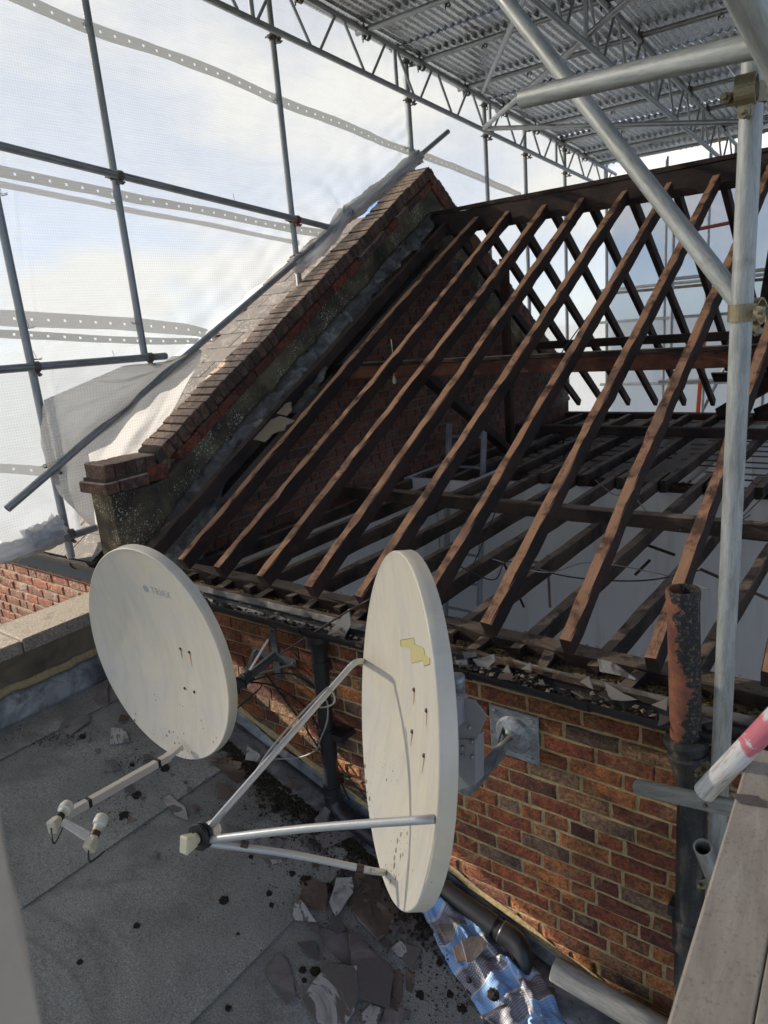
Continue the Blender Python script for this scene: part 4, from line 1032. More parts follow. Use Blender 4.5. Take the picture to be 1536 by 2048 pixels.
# ------------------------------------------------------------------ side scaffold (netted, left)
SX = -4.30
ss = thing('side_scaffold', 'grey tube scaffold with lattice beam and white sheeting along the left side of the house', 'scaffold', (SX, 4, -1.3))
def slat(Y): return 2.10-.075*(Y-5.6)
posts = [(2.205, -1.31, 2.5), (3.0, -.10, 2.9), (4.62, .30, 2.75), (6.45, 1.35, 2.6), (7.98, -1.2, 2.4), (9.0, -1.2, 2.3), (10.24, -1.2, 2.2), (11.87, -3.5, 2.05)]
for Y, z0, z1 in posts: tube('standard', (SX, Y, z0), (SX, Y, z1), TR, MT['galv'], ss)
LX = SX+.054
def P3(px, py, X=LX): return onX(px, py, X)
a = P3(-80, 272); b = P3(668, 457); tube('ledger', a, b, TR, MT['galv'], ss)
c_ = P3(-80, 746); d_ = P3(332, 712); tube('ledger', c_, d_, TR, MT['galv'], ss)
tube('ledger', P3(-60, 745, SX)+V((0, 0, .02)), P3(-300, 757, SX), TR, MT['galv'], ss)
for (Y, A, B) in ((2.205, c_, d_), (3.0, c_, d_), (3.0, a, b), (4.62, a, b), (2.205, a, b)):
    t = (Y-A.y)/(B.y-A.y); z = A.z+(B.z-A.z)*t
    coupler((SX, Y, z), (0, 0, 1), (0, 1, 0), (1, 0, 0), MT['coupler'] if Y != 4.62 else MT['coupler_red'], ss)
# raking tube over the coping
ra, rb = onX(14, 1018, SX+.07), onX(896, 263, SX+.07)
tube('raker', ra, rb, TR, MT['galv'], ss)
for Y in (2.205, 4.62, 6.42):
    t = (Y-ra.y)/(rb.y-ra.y); z = ra.z+(rb.z-ra.z)*t
    coupler((SX, Y, z), (0, 0, 1), (0, 1, 0), (1, 0, 0), MT['coupler_red'] if Y == 4.62 else MT['coupler'], ss)
# bottom tube which carries the rolled sheet
tube('ledger', onX(-60, 1140, LX), onX(192, 1055, LX), TR, MT['galv'], ss)
coupler((SX, 2.205, onX(128, 1072, LX).z), (0, 0, 1), (0, 1, 0), (1, 0, 0), MT['coupler'], ss)
# lattice beams
def lattice(parent, X, y0, y1, zlo, zhi, name='lattice_beam', n=None, mat=MT['alu']):
    lb = bpy.data.objects.new(name, None); lb.empty_display_size = .1; put(lb, T(X, y0, zlo(y0)), parent)
    tube('chord', (X, y0, zlo(y0)), (X, y1, zlo(y1)), TR, mat, lb)
    tube('chord', (X, y0, zhi(y0)), (X, y1, zhi(y1)), TR, mat, lb)
    k = 0; y = 4.36-1.8*3
    while y < y1-.3:
        for q in range(5):
            ya = y+q*.345; yb = ya+.255; up = (k % 2 == 1); k += 1
            if ya > y0+.05 and yb < y1: tube('lacing', (X, ya, (zlo if up else zhi)(ya)), (X, yb, (zhi if up else zlo)(yb)), .0125, mat, lb, 10, 0)
        yv = y+1.765
        if y0 < yv < y1: tube('lacing', (X, yv, zlo(yv)), (X, yv, zhi(yv)), .019, mat, lb, 12, 0)
        y += 1.8
    return lb
lo1 = lambda Y: 2.22-.0755*(Y-3.93)+.0; hi1 = lambda Y: 2.49-.087*(Y-4.99)
lattice(ss, -4.20, 2.0, 12.0, lo1, hi1)
for Y in (4.62, 6.45, 7.98, 9.0, 10.24):
    coupler((SX, Y, lo1(Y)), (0, 0, 1), (0, 1, 0), (1, 0, 0), MT['coupler'], ss)
    coupler((SX, Y, hi1(Y)), (0, 0, 1), (0, 1, 0), (1, 0, 0), MT['coupler'], ss)

# sheeting
def raketube(Y): t = (Y-ra.y)/(rb.y-ra.y); return ra.z+(rb.z-ra.z)*t
def sheet(name, NY, NZ, fn, mat, smooth=True):
    vs = []; fs = []
    for i in range(NY+1):
        for j in range(NZ+1): vs.append(fn(i/NY, j/NZ))
    for i in range(NY):
        for j in range(NZ):
            a = i*(NZ+1)+j; fs.append((a, a+NZ+1, a+NZ+2, a+1))
    return mk(name, pyd(vs, fs, smooth), mat)
NX = -4.385
def net_fn(s, t):
    Y = -2.6+(12.1+2.6)*s
    if Y < 2.35: zb = -1.2
    elif Y < 6.55: zb = raketube(Y)
    else: zb = -3.6
    zt = 2.75-.087*(Y-4.99) if Y > 0 else 3.2
    z = zb+(zt-zb)*t
    w = .020*noise.noise(V((Y*1.3, z*1.0, 0)))+.010*noise.noise(V((Y*2.2+z*3.0, z*1.4, 5)))
    e = max(0, 1-(z-zb)*2.2)                     # gathers near the lower edge
    w += e*.030*math.sin((Y*7+z*5)*2+3*noise.noise(V((Y*2, z*2, 1))))
    et = max(0, 1-(zt-z)*1.5)
    w += et*.012*math.sin(Y*26+z*8+2*noise.noise(V((Y*3, z, 1))))
    e2 = max(0, 1-(z-zb)*.9); w += e2*e2*.006*math.sin((z*1.0-Y*.62)*38+4*noise.noise(V((Y*1.2, z*1.2, 6))))*(.4+abs(noise.noise(V((Y*1.5, z, 11)))))
    w += .006*noise.noise(V((Y*9, z*3, 9)))
    return (NX+w, Y, z)
o = sheet('scaffold_sheeting', 420, 90, net_fn, MT['net']); tag(o, 'big white translucent debris sheeting stretched over the left side scaffold', 'sheeting')
def far_fn(s, t):
    X = -4.38+8.5*s; z = -3.8+5.62*t
    w = .03*noise.noise(V((X*1.2, z, 3)))+.015*noise.noise(V((X*6, z*1.5, 4)))+.02*math.sin(X*3+2*z)*max(0, 1-abs(z-.2))
    return (X, 12.12+w, z)
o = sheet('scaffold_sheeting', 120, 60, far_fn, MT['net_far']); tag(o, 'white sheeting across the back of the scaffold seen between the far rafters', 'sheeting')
def band(px, w, name, mat, dots=True, X=NX+.035, step=.105):
    """strip of the sheet with punched eyelet holes"""
    P = [onX(x, y, X) for x, y in px]; S = spline(P, 5)
    Q = [S[0]]; seg = step/7
    for p in S[1:]:
        while (p-Q[-1]).length >= seg: Q.append(Q[-1]+(p-Q[-1]).normalized()*seg)
    vs = []; fs = []; kk = (-.5, -.0075/w, .0075/w, .5)
    for i, p in enumerate(Q):
        wv = .004*noise.noise(V((p.y*6, 1, 0))); sag = .005*noise.noise(V((p.y*2.3, 4, 2)))
        for k in kk: vs.append((X+wv+.006*noise.noise(V((p.y*4, k, 2))), p.y, p.z+k*w*(1+.25*noise.noise(V((p.y*3, k*9, 6)))*(abs(k) > .4))+sag))
    for i in range(len(Q)-1):
        for k in range(3):
            if dots and k == 1 and i % 7 == 2: continue
            fs.append((i*4+k, i*4+4+k, i*4+5+k, i*4+k+1))
    return mk(name, pyd(vs, fs, True), mat), Q
def eyelets(*a, **k): pass
z1 = lambda x, y: (x/2, y/2)
B1 = [(-60, -45), (0, -22), (59, 5), (88, 18), (143, 43), (198, 63), (252, 80), (302, 97), (348, 114), (391, 130), (449, 152), (499, 174), (544, 195), (608, 220), (670, 243), (735, 270), (768, 286), (820, 303), (888, 327), (943, 348), (978, 364), (1043, 392)]
b, S = band(B1, .075, 'eyelet_band', MT['netband']); tag(b, 'upper grey eyelet band crossing the white sheeting above the gable', 'sheeting band'); eyelets(b, S)
B2 = [(-60, 330), (0, 342), (61, 354), (118, 366), (173, 377), (250, 393), (345, 410), (430, 426), (483, 437), (545, 450), (600, 460), (650, 466)]
b, S = band(B2, .062, 'eyelet_band', MT['netband']); tag(b, 'middle grey eyelet band on the sheeting just under the long ledger tube', 'sheeting band'); eyelets(b, S)
B2b = [(x, y+26) for x, y in B2[:-1]]
b, S = band(B2b, .035, 'sheeting_hem', MT['netband_pale'], False, X=NX+.03); tag(b, 'thin pale hem of overlapping sheeting below the middle eyelet band', 'sheeting hem')
B3 = [(-60, 632), (0, 636), (100, 640), (200, 645), (300, 652), (380, 660), (425, 672)]
b, S = band(B3, .085, 'eyelet_band', MT['netband_pale']); tag(b, 'wide pale eyelet band just above the lower ledger tube', 'sheeting band'); eyelets(b, S, .1)
B4 = [(-60, 668), (0, 668), (100, 672), (200, 678), (300, 682), (400, 682)]
b, S = band(B4, .045, 'eyelet_band', MT['netband'], X=NX+.03); tag(b, 'narrow lower eyelet band beside the wide pale one above the lower ledger tube', 'sheeting band'); eyelets(b, S, .1, X=NX+.04)
B5 = [(-60, 935), (0, 937), (50, 940), (95, 944)]
b, S = band(B5, .06, 'eyelet_band', MT['netband_pale']); tag(b, 'short eyelet band low at the left edge beneath the raking tube', 'sheeting band'); eyelets(b, S, .1)
# hanging fold of sheeting between post, ledger and kneeler
Lf = [onX(x, y, -4.24) for x, y in ((86, 800), (80, 840), (78, 885), (90, 930), (108, 975), (140, 1015), (188, 1058))]
Rf = [onX(x, y, -4.22) for x, y in ((242, 733), (335, 722), (400, 700), (372, 768), (330, 842), (292, 905), (268, 945))]
Ls = spline(Lf, 4); Rs = spline(Rf, 4)
def fold_fn(s, t):
    k = t*(len(Ls)-1); i = min(int(k), len(Ls)-2); L_ = Ls[i].lerp(Ls[i+1], k-i)
    R2 = Rs[i].lerp(Rs[i+1], k-i); p = L_.lerp(R2, s)
    w = .035*math.sin(s*14+t*3)*(1-abs(2*s-1)*.3)*.6+.02*noise.noise(V((s*7, t*9, 0)))+.008*noise.noise(V((s*21, t*23, 4)))
    return (p.x+w*.7+.01, p.y+w*.15, p.z+w*.2)
o = sheet('sheeting_fold', 50, 50, fold_fn, MT['netfold']); tag(o, 'loose fold of gridded white sheeting tied up between the lower ledger and the kneeler', 'sheeting')
# gathered sheeting wrapped round the raker and bottom roll
def roll(name, pts, r, amp, mat, label, n=22, k=16):
    S = spline(pts, k); vs, fs = sweep(S, r, n); out = []
    for i, v in enumerate(vs):
        ring = i//n; c = S[ring]; d = (v-c); j = i % n
        f = 1+amp*noise.noise(V((ring*.16, j*.9, 1)))+amp*.8*math.sin(j*2.3+ring*.22)+amp*.5*noise.noise(v*30)
        out.append(c+d*f)
    o = mk(name, pyd(out, fs, True), mat); tag(o, label, 'sheeting'); return o
MT['netroll'] = m_net('bunched_sheeting', 0.05, (0.80, 0.81, 0.82), 0.04, 150)
rk = lambda px, py, X=SX+.06: onX(px, py, X)
roll('gathered_sheeting', [rk(590, 533), rk(640, 492), rk(690, 432), rk(700, 425), rk(760, 378), rk(838, 312)], .058, .34, MT['netroll'], 'gathered white sheeting tied round the raking tube above the coping')
roll('rolled_sheeting', [onX(-70, 1125, LX), onX(0, 1108, LX), onX(60, 1092, LX), onX(118, 1068, LX)], .055, .22, MT['netroll'], 'rolled mesh sheeting on the bottom tube over the neighbouring gutter')
roll('bunched_sheeting', [onX(55, 1085, LX), onX(90, 1068, LX), onX(122, 1050, LX)], .06, .45, MT['netroll'], 'crumpled bunch of white sheeting beside the lowest coupler at the left')
# wire ties
ties = thing('wire_ties', 'thin wire ties knotting the white sheeting to the scaffold tubes', 'wire ties', (SX, 3, 0))
for (px, py) in ((176, 52), (231, 408), (5, 390), (556, 200), (553, 205), (60, 657), (272, 648), (468, 406), (230, 718), (435, 668), (75, 720), (707, 28), (818, 193), (814, 297)):
    c = onX(px, py, SX+.01); pts = []
    for k in range(9):
        a = k/8*2*math.pi*1.9; pts.append(c+V((.029*math.cos(a), .029*math.sin(a), .012*k/8+.006*math.sin(a*2))))
    pts.append(pts[-1]+V((.02, -.02, .05)))
    cable('tie', pts, .0016, MT['cable_grey'], ties, 4, 3)

# ------------------------------------------------------------------ temporary roof over everything
tr = thing('temporary_roof', 'temporary scaffold roof of corrugated steel sheets on lattice beams above the stripped roof', 'temporary roof', (-2, 5, 2.5))
X2 = -2.38
lo2 = lambda Y: 1.99-.070*(Y-5.15)+.02; hi2 = lambda Y: 2.30-.080*(Y-6.4)
def zr(Y): return 2.57-.085*(Y-5)
lattice(tr, X2, 2.4, 11.9, lo2, lambda Y: zr(Y)-.125)
lattice(tr, -.6, .5, 11.9, lambda Y: zr(Y)-.5, lambda Y: zr(Y)-.125)
for Y in (-1.2, -.3, .6, 1.5, 2.35, 3.2, 4.05, 4.87, 5.72, 6.58, 7.44, 8.3, 9.15, 9.95, 10.75, 11.35):
    tube('purlin_tube', (-4.33+rnd.uniform(0, .06), Y, zr(Y)-.062), (3.6, Y+.12, zr(Y+.12)-.062), TR, MT['alu'], tr, 16)
for Y in (4.87, 5.72, 6.58, 7.44, 8.3, 9.15, 9.95, 10.75):
    coupler((-4.20, Y, zr(Y)-.12), (0, 1, -.08), (1, 0, 0), (0, 0, 1), MT['coupler'], tr)
    coupler((X2, Y, zr(Y)-.12), (0, 1, -.08), (1, 0, 0), (0, 0, 1), MT['coupler'], tr)
    for x in (-3.4, -1.7, -.9):
        coupler((x+rnd.uniform(-.2, .2), Y+.05, zr(Y)-.062), (1, 0, 0), (0, 0, 1), (0, 0, -1), MT['coupler'], tr, 'roofing_clip', .6)
# plan bracing tubes under the roof
def chain(P, Q, name='bracing_tube', mat=MT['alu'], r=TR, parent=tr): return tube(name, P, Q, r, mat, parent, 16)
chain(onX(968, 256, -4.12), onY(1300, -40, 5.6))
chain(onX(975, 257, -4.10), onY(1536, 242, 7.6))
chain((X2+.05, 5.0, lo2(5.0)), (-4.1, 7.6, hi1(7.6)))
# corrugated sheets
CP = .076; NCORR = 8; PPC = 6
def corr_mesh(L):
    vs = []; fs = []; n = NCORR*PPC
    for y in (0, L*.33, L*.66, L):
        for i in range(n+1):
            x = i*CP/PPC; vs.append((x, y, .0115*math.cos(2*math.pi*x/CP)))
    for r in range(3):
        for i in range(n):
            a = r*(n+1)+i; fs.append((a, a+1, a+n+2, a+n+1))
    return pyd(vs, fs, True)
cmesh = corr_mesh(1.87); cmesh.materials.append(MT['tin'])
ys = [-2.62, -.85, .92, 2.70, 4.48, 6.26, 8.03, 9.81]
for ci in range(13):
    for ri, y0 in enumerate(ys):
        x0 = -4.40+ci*CP*NCORR
        Yo = y0+rnd.uniform(-.02, .02)+(.0 if ci % 3 else .03)
        o = bpy.data.objects.new('corrugated_sheet', cmesh)
        M = frame((x0, Yo, zr(Yo)-.022+rnd.uniform(0, .003)), (1, 0, 0), V((0, .085-.010, 1)))
        put(o, M, tr)
# scaffold at the back
bs = thing('back_scaffold', 'scaffold frame standing behind the far roof slope in front of the back sheeting', 'scaffold', (-1.5, 11.9, -3.5))
for x in (-3.35, -2.75, -1.55, -.35, .9): tube('standard', (x, 11.75, -3.6), (x, 11.75, 1.95 if x < -1 else 1.9), TR, MT['alu'], bs, 14)
for x in (-2.95, -1.75, .2): tube('standard', (x, 10.7, -3.6), (x, 10.7, .9), TR, MT['alu'], bs, 14)
for z in (1.72, .15, -.35, -1.35): tube('ledger', (-4.35, 11.70, z), (3.8, 11.70, z+.03), TR, MT['alu'], bs, 14)
for z in (.20, -1.2): tube('ledger', (-3.1, 10.65, z), (3.0, 10.65, z+.02), TR, MT['alu'], bs, 14)
tube('guard_tube', (-2.9, 10.6, .78), (-2.0, 10.6, .84), TR, MT['coupler_red'], bs, 14)
beam('deck_board', (-4.0, 11.2, .09), (3.0, 11.2, .09), .45, .04, MT['lath'], bs, V((0, 0, 1)), 4, .002)
tube('brace', (-3.3, 11.80, -3.0), (-1.6, 11.80, .8), TR, MT['alu'], bs, 14)
tube('brace', (-.3, 11.80, -1.0), (1.0, 11.80, 1.4), TR, MT['alu'], bs, 14)
for z in (-3.3, -2.9, -2.5): pass
beam('barrier', (-2.62, 10.9, -1.9), (-2.55, 10.9, -.35), .05, .05, MT['orange'], bs, V((0, 1, 0)), 2, 0)
for k in range(5): tube('rung', (-3.05, 10.9, -2.1+k*.3), (-2.85, 10.9, -2.1+k*.3), .014, MT['alu'], bs, 8, 0)

# ------------------------------------------------------------------ near scaffold on the right
nsf = thing('near_scaffold', 'pale weathered scaffold tubes crossing close by at the right of the view', 'scaffold', (-.36, 1.88, -2.8))
st0, st1 = V((-.362, 1.885, 1.2)), V((-.362, 1.885, -2.85))
tube('standard', st1, st0, TR, MT['galv_near'], nsf, 40)
tube('ledger', atd(1046, 197, 1.86), atd(1640, 62, 1.28), TR, MT['galv_near'], nsf, 40)
tube('diagonal_brace', atd(925, -110, 2.45), atd(1500, 632, 1.80), TR, MT['galv_near'], nsf, 40)
tube('diagonal_brace', atd(1440, -110, 0.93), atd(1590, 190, 1.06), TR, MT['galv_near'], nsf, 40)
coupler((-.362, 1.885, onY(1500, 190, 1.885).z), (0, 0, 1), (1, 0, 0), (0, -1, 0), MT['brass'], nsf)
coupler((-.362, 1.885, onY(1492, 625, 1.885).z), (0, 0, 1), (-.6, 0, .8), (.3, 1, 0), MT['brass'], nsf)
rt0, rt1 = atd(1408, 1585, 1.655), atd(1600, 1385, 1.44)
t1 = tube('guard_tube', rt0, rt1, TR, MT['whitetube'], nsf, 40); tag(t1, 'white painted tube with red patch')
dv = (rt1-rt0).normalized()
q = onY(1466, 1556, 1.885); gp = rt0+dv*((q-rt0).dot(dv))
coupler((-.362, 1.885, q.z), (0, 0, 1), dv, gp-V((-.362, 1.885, q.z)), MT['brass'], nsf)
tube('transom', atd(1277, 1574, 2.22), atd(1530, 1630, 1.80), TR, MT['galv_near'], nsf, 40)
tube('tube_stub', atd(1405, 1694, 1.93), atd(1446, 1800, 2.14), TR, MT['galv_near'], nsf, 40)
coupler(atd(1436, 1768, 2.09), (.3, -.3, -.6), (1, 0, 0), (0, 1, 0), MT['brass'], nsf)
# timber deck, lower right
DZ = -1.02
dk = thing('timber_deck', 'scuffed brown timber scaffold deck at the lower right corner', 'deck', (-.1, 1.2, DZ))
e0 = onZ(1500, 1494, DZ); e1 = onZ(1320, 2090, DZ); e2 = onZ(1300, 2160, DZ)
dd = (e1-e0); 
far_r = onZ(1600, 1528, DZ)
# three boards side by side following the visible edge
bdir = dd.normalized(); side = V((0, 0, 1)).cross(bdir); side = side if side.x > 0 else -side
WD_ = (.105, .215, .215); WO_ = (0, .1045, .32)
for k in range(3):
    p = e0+side*(WO_[k]+WD_[k]/2)+bdir*(.0 if k == 0 else .0)
    beam('deck_board', p+V((0, 0, -.019)), p+bdir*1.9+V((0, 0, -.019)), WD_[k]-.0012, .038, MT['ply'], dk, V((0, 0, 1)), 6, .0008)
# ledger beneath the deck
tube('deck_bearer', e0+side*.06+bdir*.3+V((0, 0, -.065)), e0+side*.7+bdir*.3+V((0, 0, -.065)), TR, MT['galv_near'], dk)
bt = mk('slate_splinter', shard([(0, 0), (.05, .012), (.03, .035), (-.02, .02)], .004), MT['slate'], None, T(*(onZ(1478, 1607, DZ)+V((0, 0, .004)))))
tag(bt, 'small dark slate splinter lying on the timber deck edge', 'slate')
# out of focus board edge at the lower left
nb0, nb1 = atd(-150, 1380, .30), atd(26, 2200, .315)
nbp = thing('near_board', 'blurred brown board edge very close to the viewer at the lower left', 'board', nb1)
beam('board', nb0-V((.02, 0, 0)), nb1-V((.02, 0, 0)), .025, .043, MT['blurpost'], nbp, V((0, 1, 0)), 8, .001)

# ------------------------------------------------------------------ soil stack
sk = thing('soil_stack', 'rusty cast iron soil pipe with peeling black paint standing against the wall', 'soil pipe', (-.53, 2.24, -2.8))
SY = 2.225
tp = onY(1366, 1178, SY); bt_ = onY(1372, 1480, SY)
Ls_ = (tp-bt_).length
mk('upper_pipe', lathe([(0, .050), (Ls_-.035, .050), (Ls_-.033, .0525), (Ls_-.02, .0535), (Ls_-.006, .0535), (Ls_, .051), (Ls_, .043), (Ls_-.30, .043)], 40), MT['rustpipe'], sk, frame(bt_, tp-bt_, V((0, 1, 0))))
hb = onY(1385, 1570, SY)
dn = (hb-bt_).normalized()
mk('hopper_collar', lathe([(-.005, .052), (0, .071), (.012, .074), (.022, .071), (.024, .060), (.05, .060), (.052, .066), (.062, .070), (.072, .066), (.10, .062), (.16, .056), (.20, .050)], 40), MT['blackpipe'], sk, frame(bt_+V((0, 0, .012)), dn, V((0, 1, 0))))
lb_ = V((hb.x+.012, SY, -2.95))
mk('lower_pipe', lathe([(0, .0485), ((hb-lb_).length, .0485)], 40), MT['blackpipe'], sk, frame(hb+V((0, 0, .03)), lb_-hb, V((0, 1, 0))))
mk('pipe_socket', lathe([(0, .05), (.01, .060), (.03, .062), (.04, .057), (.11, .057), (.13, .06), (.14, .05)], 40), MT['blackpipe'], sk, frame(V((hb.x+.008, SY, -2.16)), (0, 0, -1), V((0, 1, 0))))
for z in (-2.25, -1.62): bx('pipe_ear', (hb.x-.085, SY+.05, z), (hb.x+.085, SY+.12, z+.05), MT['blackpipe'], sk, .006)

# ------------------------------------------------------------------ satellite dishes
def dish_frame(C, n_):
    n_ = V(n_).normalized(); u = V((0, 0, 1)).cross(n_).normalized(); v = n_.cross(u)
    return Matrix(((u.x, v.x, n_.x, C[0]), (u.y, v.y, n_.y, C[1]), (u.z, v.z, n_.z, C[2]), (0, 0, 0, 1)))
def dish_mesh(a, ratio, depth=.075, rim=.045, lip=.006, na=96, nr=22):
    """local x=right, y=up, z=out of the bowl; the rim plane is z=0"""
    vs = []; fs = []; prof = []
    for i in range(nr+1):
        r = i/nr; prof.append((max(r, .001)*(1-lip/a), -depth*(1-r*r)-.001))
    prof += [(1-lip/a*.4, .0012), (1.0, 0.0), (1.004, -.003), (1.006, -rim*.5), (1.010, -rim), (1.0, -rim-.003), (.985, -rim)]
    for i in range(8, -1, -1):
        r = .985*i/8; prof.append((max(r, .001), -rim-.004-(depth-.01)*(1-(i/8)**2)))
    for r, z in prof:
        for k in range(na):
            t = 2*math.pi*k/na; vs.append((a*r*math.cos(t), a*ratio*r*math.sin(t), z))
    for i in range(len(prof)-1):
        for k in range(na):
            p = i*na+k; q = i*na+(k+1) % na; fs.append((p, q, q+na, p+na))
    fs = [f[::-1] for f in fs]
    me = pyd(vs, fs, True)
    try: me.set_sharp_from_angle(angle=math.radians(40))
    except Exception: pass
    return me
def bowlz(a, ratio, depth, x, y): r2 = (x/a)**2+(y/(a*ratio))**2; return -depth*(1-r2)-.001

def poly_on_bowl(name, pts, a, ratio, depth, mat, parent, lift=.0012, sub=6):
    """a thin flat thing stuck on the bowl, tessellated to follow it"""
    bm = bmesh.new(); vv = [bm.verts.new((x, y, 0)) for x, y in pts]; bm.faces.new(vv)
    bmesh.ops.triangulate(bm, faces=bm.faces[:]); bmesh.ops.subdivide_edges(bm, edges=bm.edges[:], cuts=sub, use_grid_fill=True)
    for v in bm.verts: v.co.z = bowlz(a, ratio, depth, v.co.x, v.co.y)+lift
    bmesh.ops.recalc_face_normals(bm, faces=bm.faces[:])
    if sum(f.normal.z*f.calc_area() for f in bm.faces) < 0: bmesh.ops.reverse_faces(bm, faces=bm.faces[:])
    me = bpy.data.meshes.new(name); bm.to_mesh(me); bm.free()
    return mk(name, me, mat, parent, WM[parent.name])
def lnb(parent, P, axis, name='receiver_head', tape=None, s=1.0, up=V((0, 0, 1))):
    """P the cap centre, axis points from the body to the cap"""
    F_ = frame(P, axis, up)
    cap = mk(name, lathe([(-.030*s, .019*s), (-.018*s, .021*s), (-.014*s, .029*s), (.004*s, .0305*s), (.008*s, .028*s), (.010*s, .030*s), (.024*s, .027*s), (.031*s, .018*s), (.033*s, .004*s)], 24), MT['creamlight'], parent, F_)
    mk('neck', lathe([(-.075*s, .018*s), (-.03*s, .019*s)], 20), MT['cream'], cap, F_)
    body = box_mesh(-.125*s, -.072*s, -.021*s, .021*s, -.026*s, .026*s, .005*s, 0)
    for v in body.vertices:
        if v.co.x < -.1*s: v.co.z *= 1.15; v.co.y *= .9
        if v.co.x > -.08*s: v.co.y *= .85; v.co.z *= .75
    mk('body', body, MT['cream'], cap, F_)
    if tape: mk('clamp', lathe([(-.066*s, .0205*s), (-.044*s, .0205*s)], 20), tape, cap, F_)
    return cap

# --- left dish
C1 = V((-2.669, 1.649, -1.378)); N1 = V((.021, -.999, -.024)); A1_, RT1, DP1 = .4775, 1.08, .075
ds1 = thing('satellite_dish', 'left satellite dish with faded maker name and twin receiver heads on one arm', 'satellite dish', (-2.69, 2.3, -1.7), 'satellite dishes on the brick wall')
M1 = dish_frame(C1, N1)
me = dish_mesh(A1_, RT1, DP1, .045); refl1 = mk('reflector', me, MT['dish'], ds1, M1)
# maker name, faded
tcv = bpy.data.curves.new('t', 'FONT'); tcv.body = 'TRIAX'; tcv.size = .052; tcv.extrude = 0
to = bpy.data.objects.new('t', tcv); COL.objects.link(to); bpy.context.view_layer.update()
tm = bpy.data.meshes.new_from_object(to); COL.objects.unlink(to); bpy.data.objects.remove(to)
bm = bmesh.new(); bm.from_mesh(tm); bmesh.ops.triangulate(bm, faces=bm.faces[:]); bmesh.ops.subdivide_edges(bm, edges=bm.edges[:], cuts=1)
for v in bm.verts:
    v.co.x = v.co.x*1.02+.005; v.co.y += .290; v.co.z = bowlz(A1_, RT1, DP1, v.co.x, v.co.y)+.0015
bm.to_mesh(tm); bm.free(); tm.materials.clear()
mk('maker_name', tm, MT['logo'], refl1, M1)
poly_on_bowl('maker_emblem', [(-.03+.019*math.cos(k*math.pi/6), .308+.019*math.sin(k*math.pi/6)) for k in range(12)], A1_, RT1, DP1, MT['logo'], refl1, .0011, 2)
def bolt_on(parent, M, a, ratio, dp, x, y, stain=0.0, r=.0075):
    z = bowlz(a, ratio, dp, x, y)
    mk('bolt', lathe([(0, r), (.004, r), (.006, r*.6)], 12), MT['bolt'], parent, M @ T(x, y, z) @ Matrix.Rotation(-math.pi/2, 4, 'Y'))
    if stain: poly_on_bowl('rust_streak', [(x-.006, y-.004), (x-.0015, y-stain), (x+.0015, y-stain), (x+.006, y-.004)], a, ratio, dp, MT['stain'], parent, .0009, 2)
for x, y, s_ in ((.104, .030, .05), (.173, .031, .075), (.0885, -.1715, 0), (.163, -.167, 0)): bolt_on(refl1, M1, A1_, RT1, DP1, x, y, s_, .0065)
# arm
ab = V((-2.590, 1.62, -1.822)); ae = V((-2.575, 1.05, -1.790))
beam('feed_arm', ab+V((0, .03, .012)), ab+V((0, -.05, -.004)), .038, .022, MT['armwhite'], ds1, V((0, 0, 1)), 4, .001)
arm1 = beam('feed_arm', ab+V((0, -.04, -.006)), ae, .032, .034, MT['armwhite'], ds1, V((0, 0, 1)), 6, .0008)
for t in (.10, .74): 
    p = (ab+V((0, -.04, -.006))).lerp(ae, t)
    beam('tape_band', p, p+(ae-ab).normalized()*.014, .0355, .0375, MT['tape'], arm1, V((0, 0, 1)), 1, 0)
cb0 = ae+V((-.01, .02, 0)); l2p = V((-2.42, 1.085, -1.745)); 
l1p = atd(131, 1617, 2.50); l2p = atd(201, 1643, 2.46)
beam('cross_bar', ae+V((-.02, .0, .0)), l2p+V((-.01, -.045, -.045)), .03, .004, MT['alu'], ds1, V((0, .2, 1)), 2, 0)
beam('cross_bar', ae+V((-.02, .02, -.012)), l2p+V((-.01, -.02, -.055)), .012, .004, MT['alu'], ds1, V((0, .2, 1)), 2, 0)
ax1 = (atd(131, 1617, 2.50)-atd(107, 1650, 2.42)); ax2 = (atd(201, 1643, 2.46)-atd(182, 1688, 2.40))
lnb(ds1, l1p, ax1, tape=MT['tape'], s=.80); lnb(ds1, l2p, ax2, tape=MT['bolt'], s=.80)
cable('tail_cable', [l1p-ax1.normalized()*.1, l1p-ax1.normalized()*.12+V((.03, 0, -.03)), ae+V((0, .03, -.02))], .003, MT['cable'], ds1)
cable('tail_cable', [l2p-ax2.normalized()*.1, l2p-ax2.normalized()*.11+V((.01, 0, -.03)), l2p-ax2.normalized()*.07+V((.03, .02, -.04))], .003, MT['cable'], ds1)
# mount: wall cross, struts and tube
GB = MT['galv_bracket']; MT['galv_bracket'] = mat_galv('darkened_wall_bracket', (0.20, 0.215, 0.225), 0.5, 0.45)
bw = thing  # keep names short
bc = V((-2.66, 2.35, -1.685))
bx('wall_plate_arm', (-2.675, 2.349, -1.82), (-2.632, 2.357, -1.52), MT['galv_bracket'], ds1)
bx('wall_plate_arm', (-2.83, 2.343, -1.715), (-2.50, 2.349, -1.670), MT['galv_bracket'], ds1)
for x, z in ((-2.653, -1.80), (-2.653, -1.54), (-2.80, -1.69), (-2.52, -1.695)):
    mk('bolt', lathe([(0, .009), (.006, .009), (.009, .005)], 6), MT['galv_bracket'], ds1, frame((x, 2.343, z), (0, -1, 0)))
tube('mount_tube', bc+V((0, 0, 0)), V((-2.66, 2.06, -1.735)), .022, MT['galv_bracket'], ds1, 20)
tube('mount_tube', V((-2.66, 2.17, -1.715)), V((-2.655, 1.80, -1.765)), .031, MT['gunmetal'], ds1, 24)
tube('mount_tube', V((-2.655, 1.83, -1.80)), V((-2.655, 1.83, -1.30)), .024, MT['gunmetal'], ds1, 20)
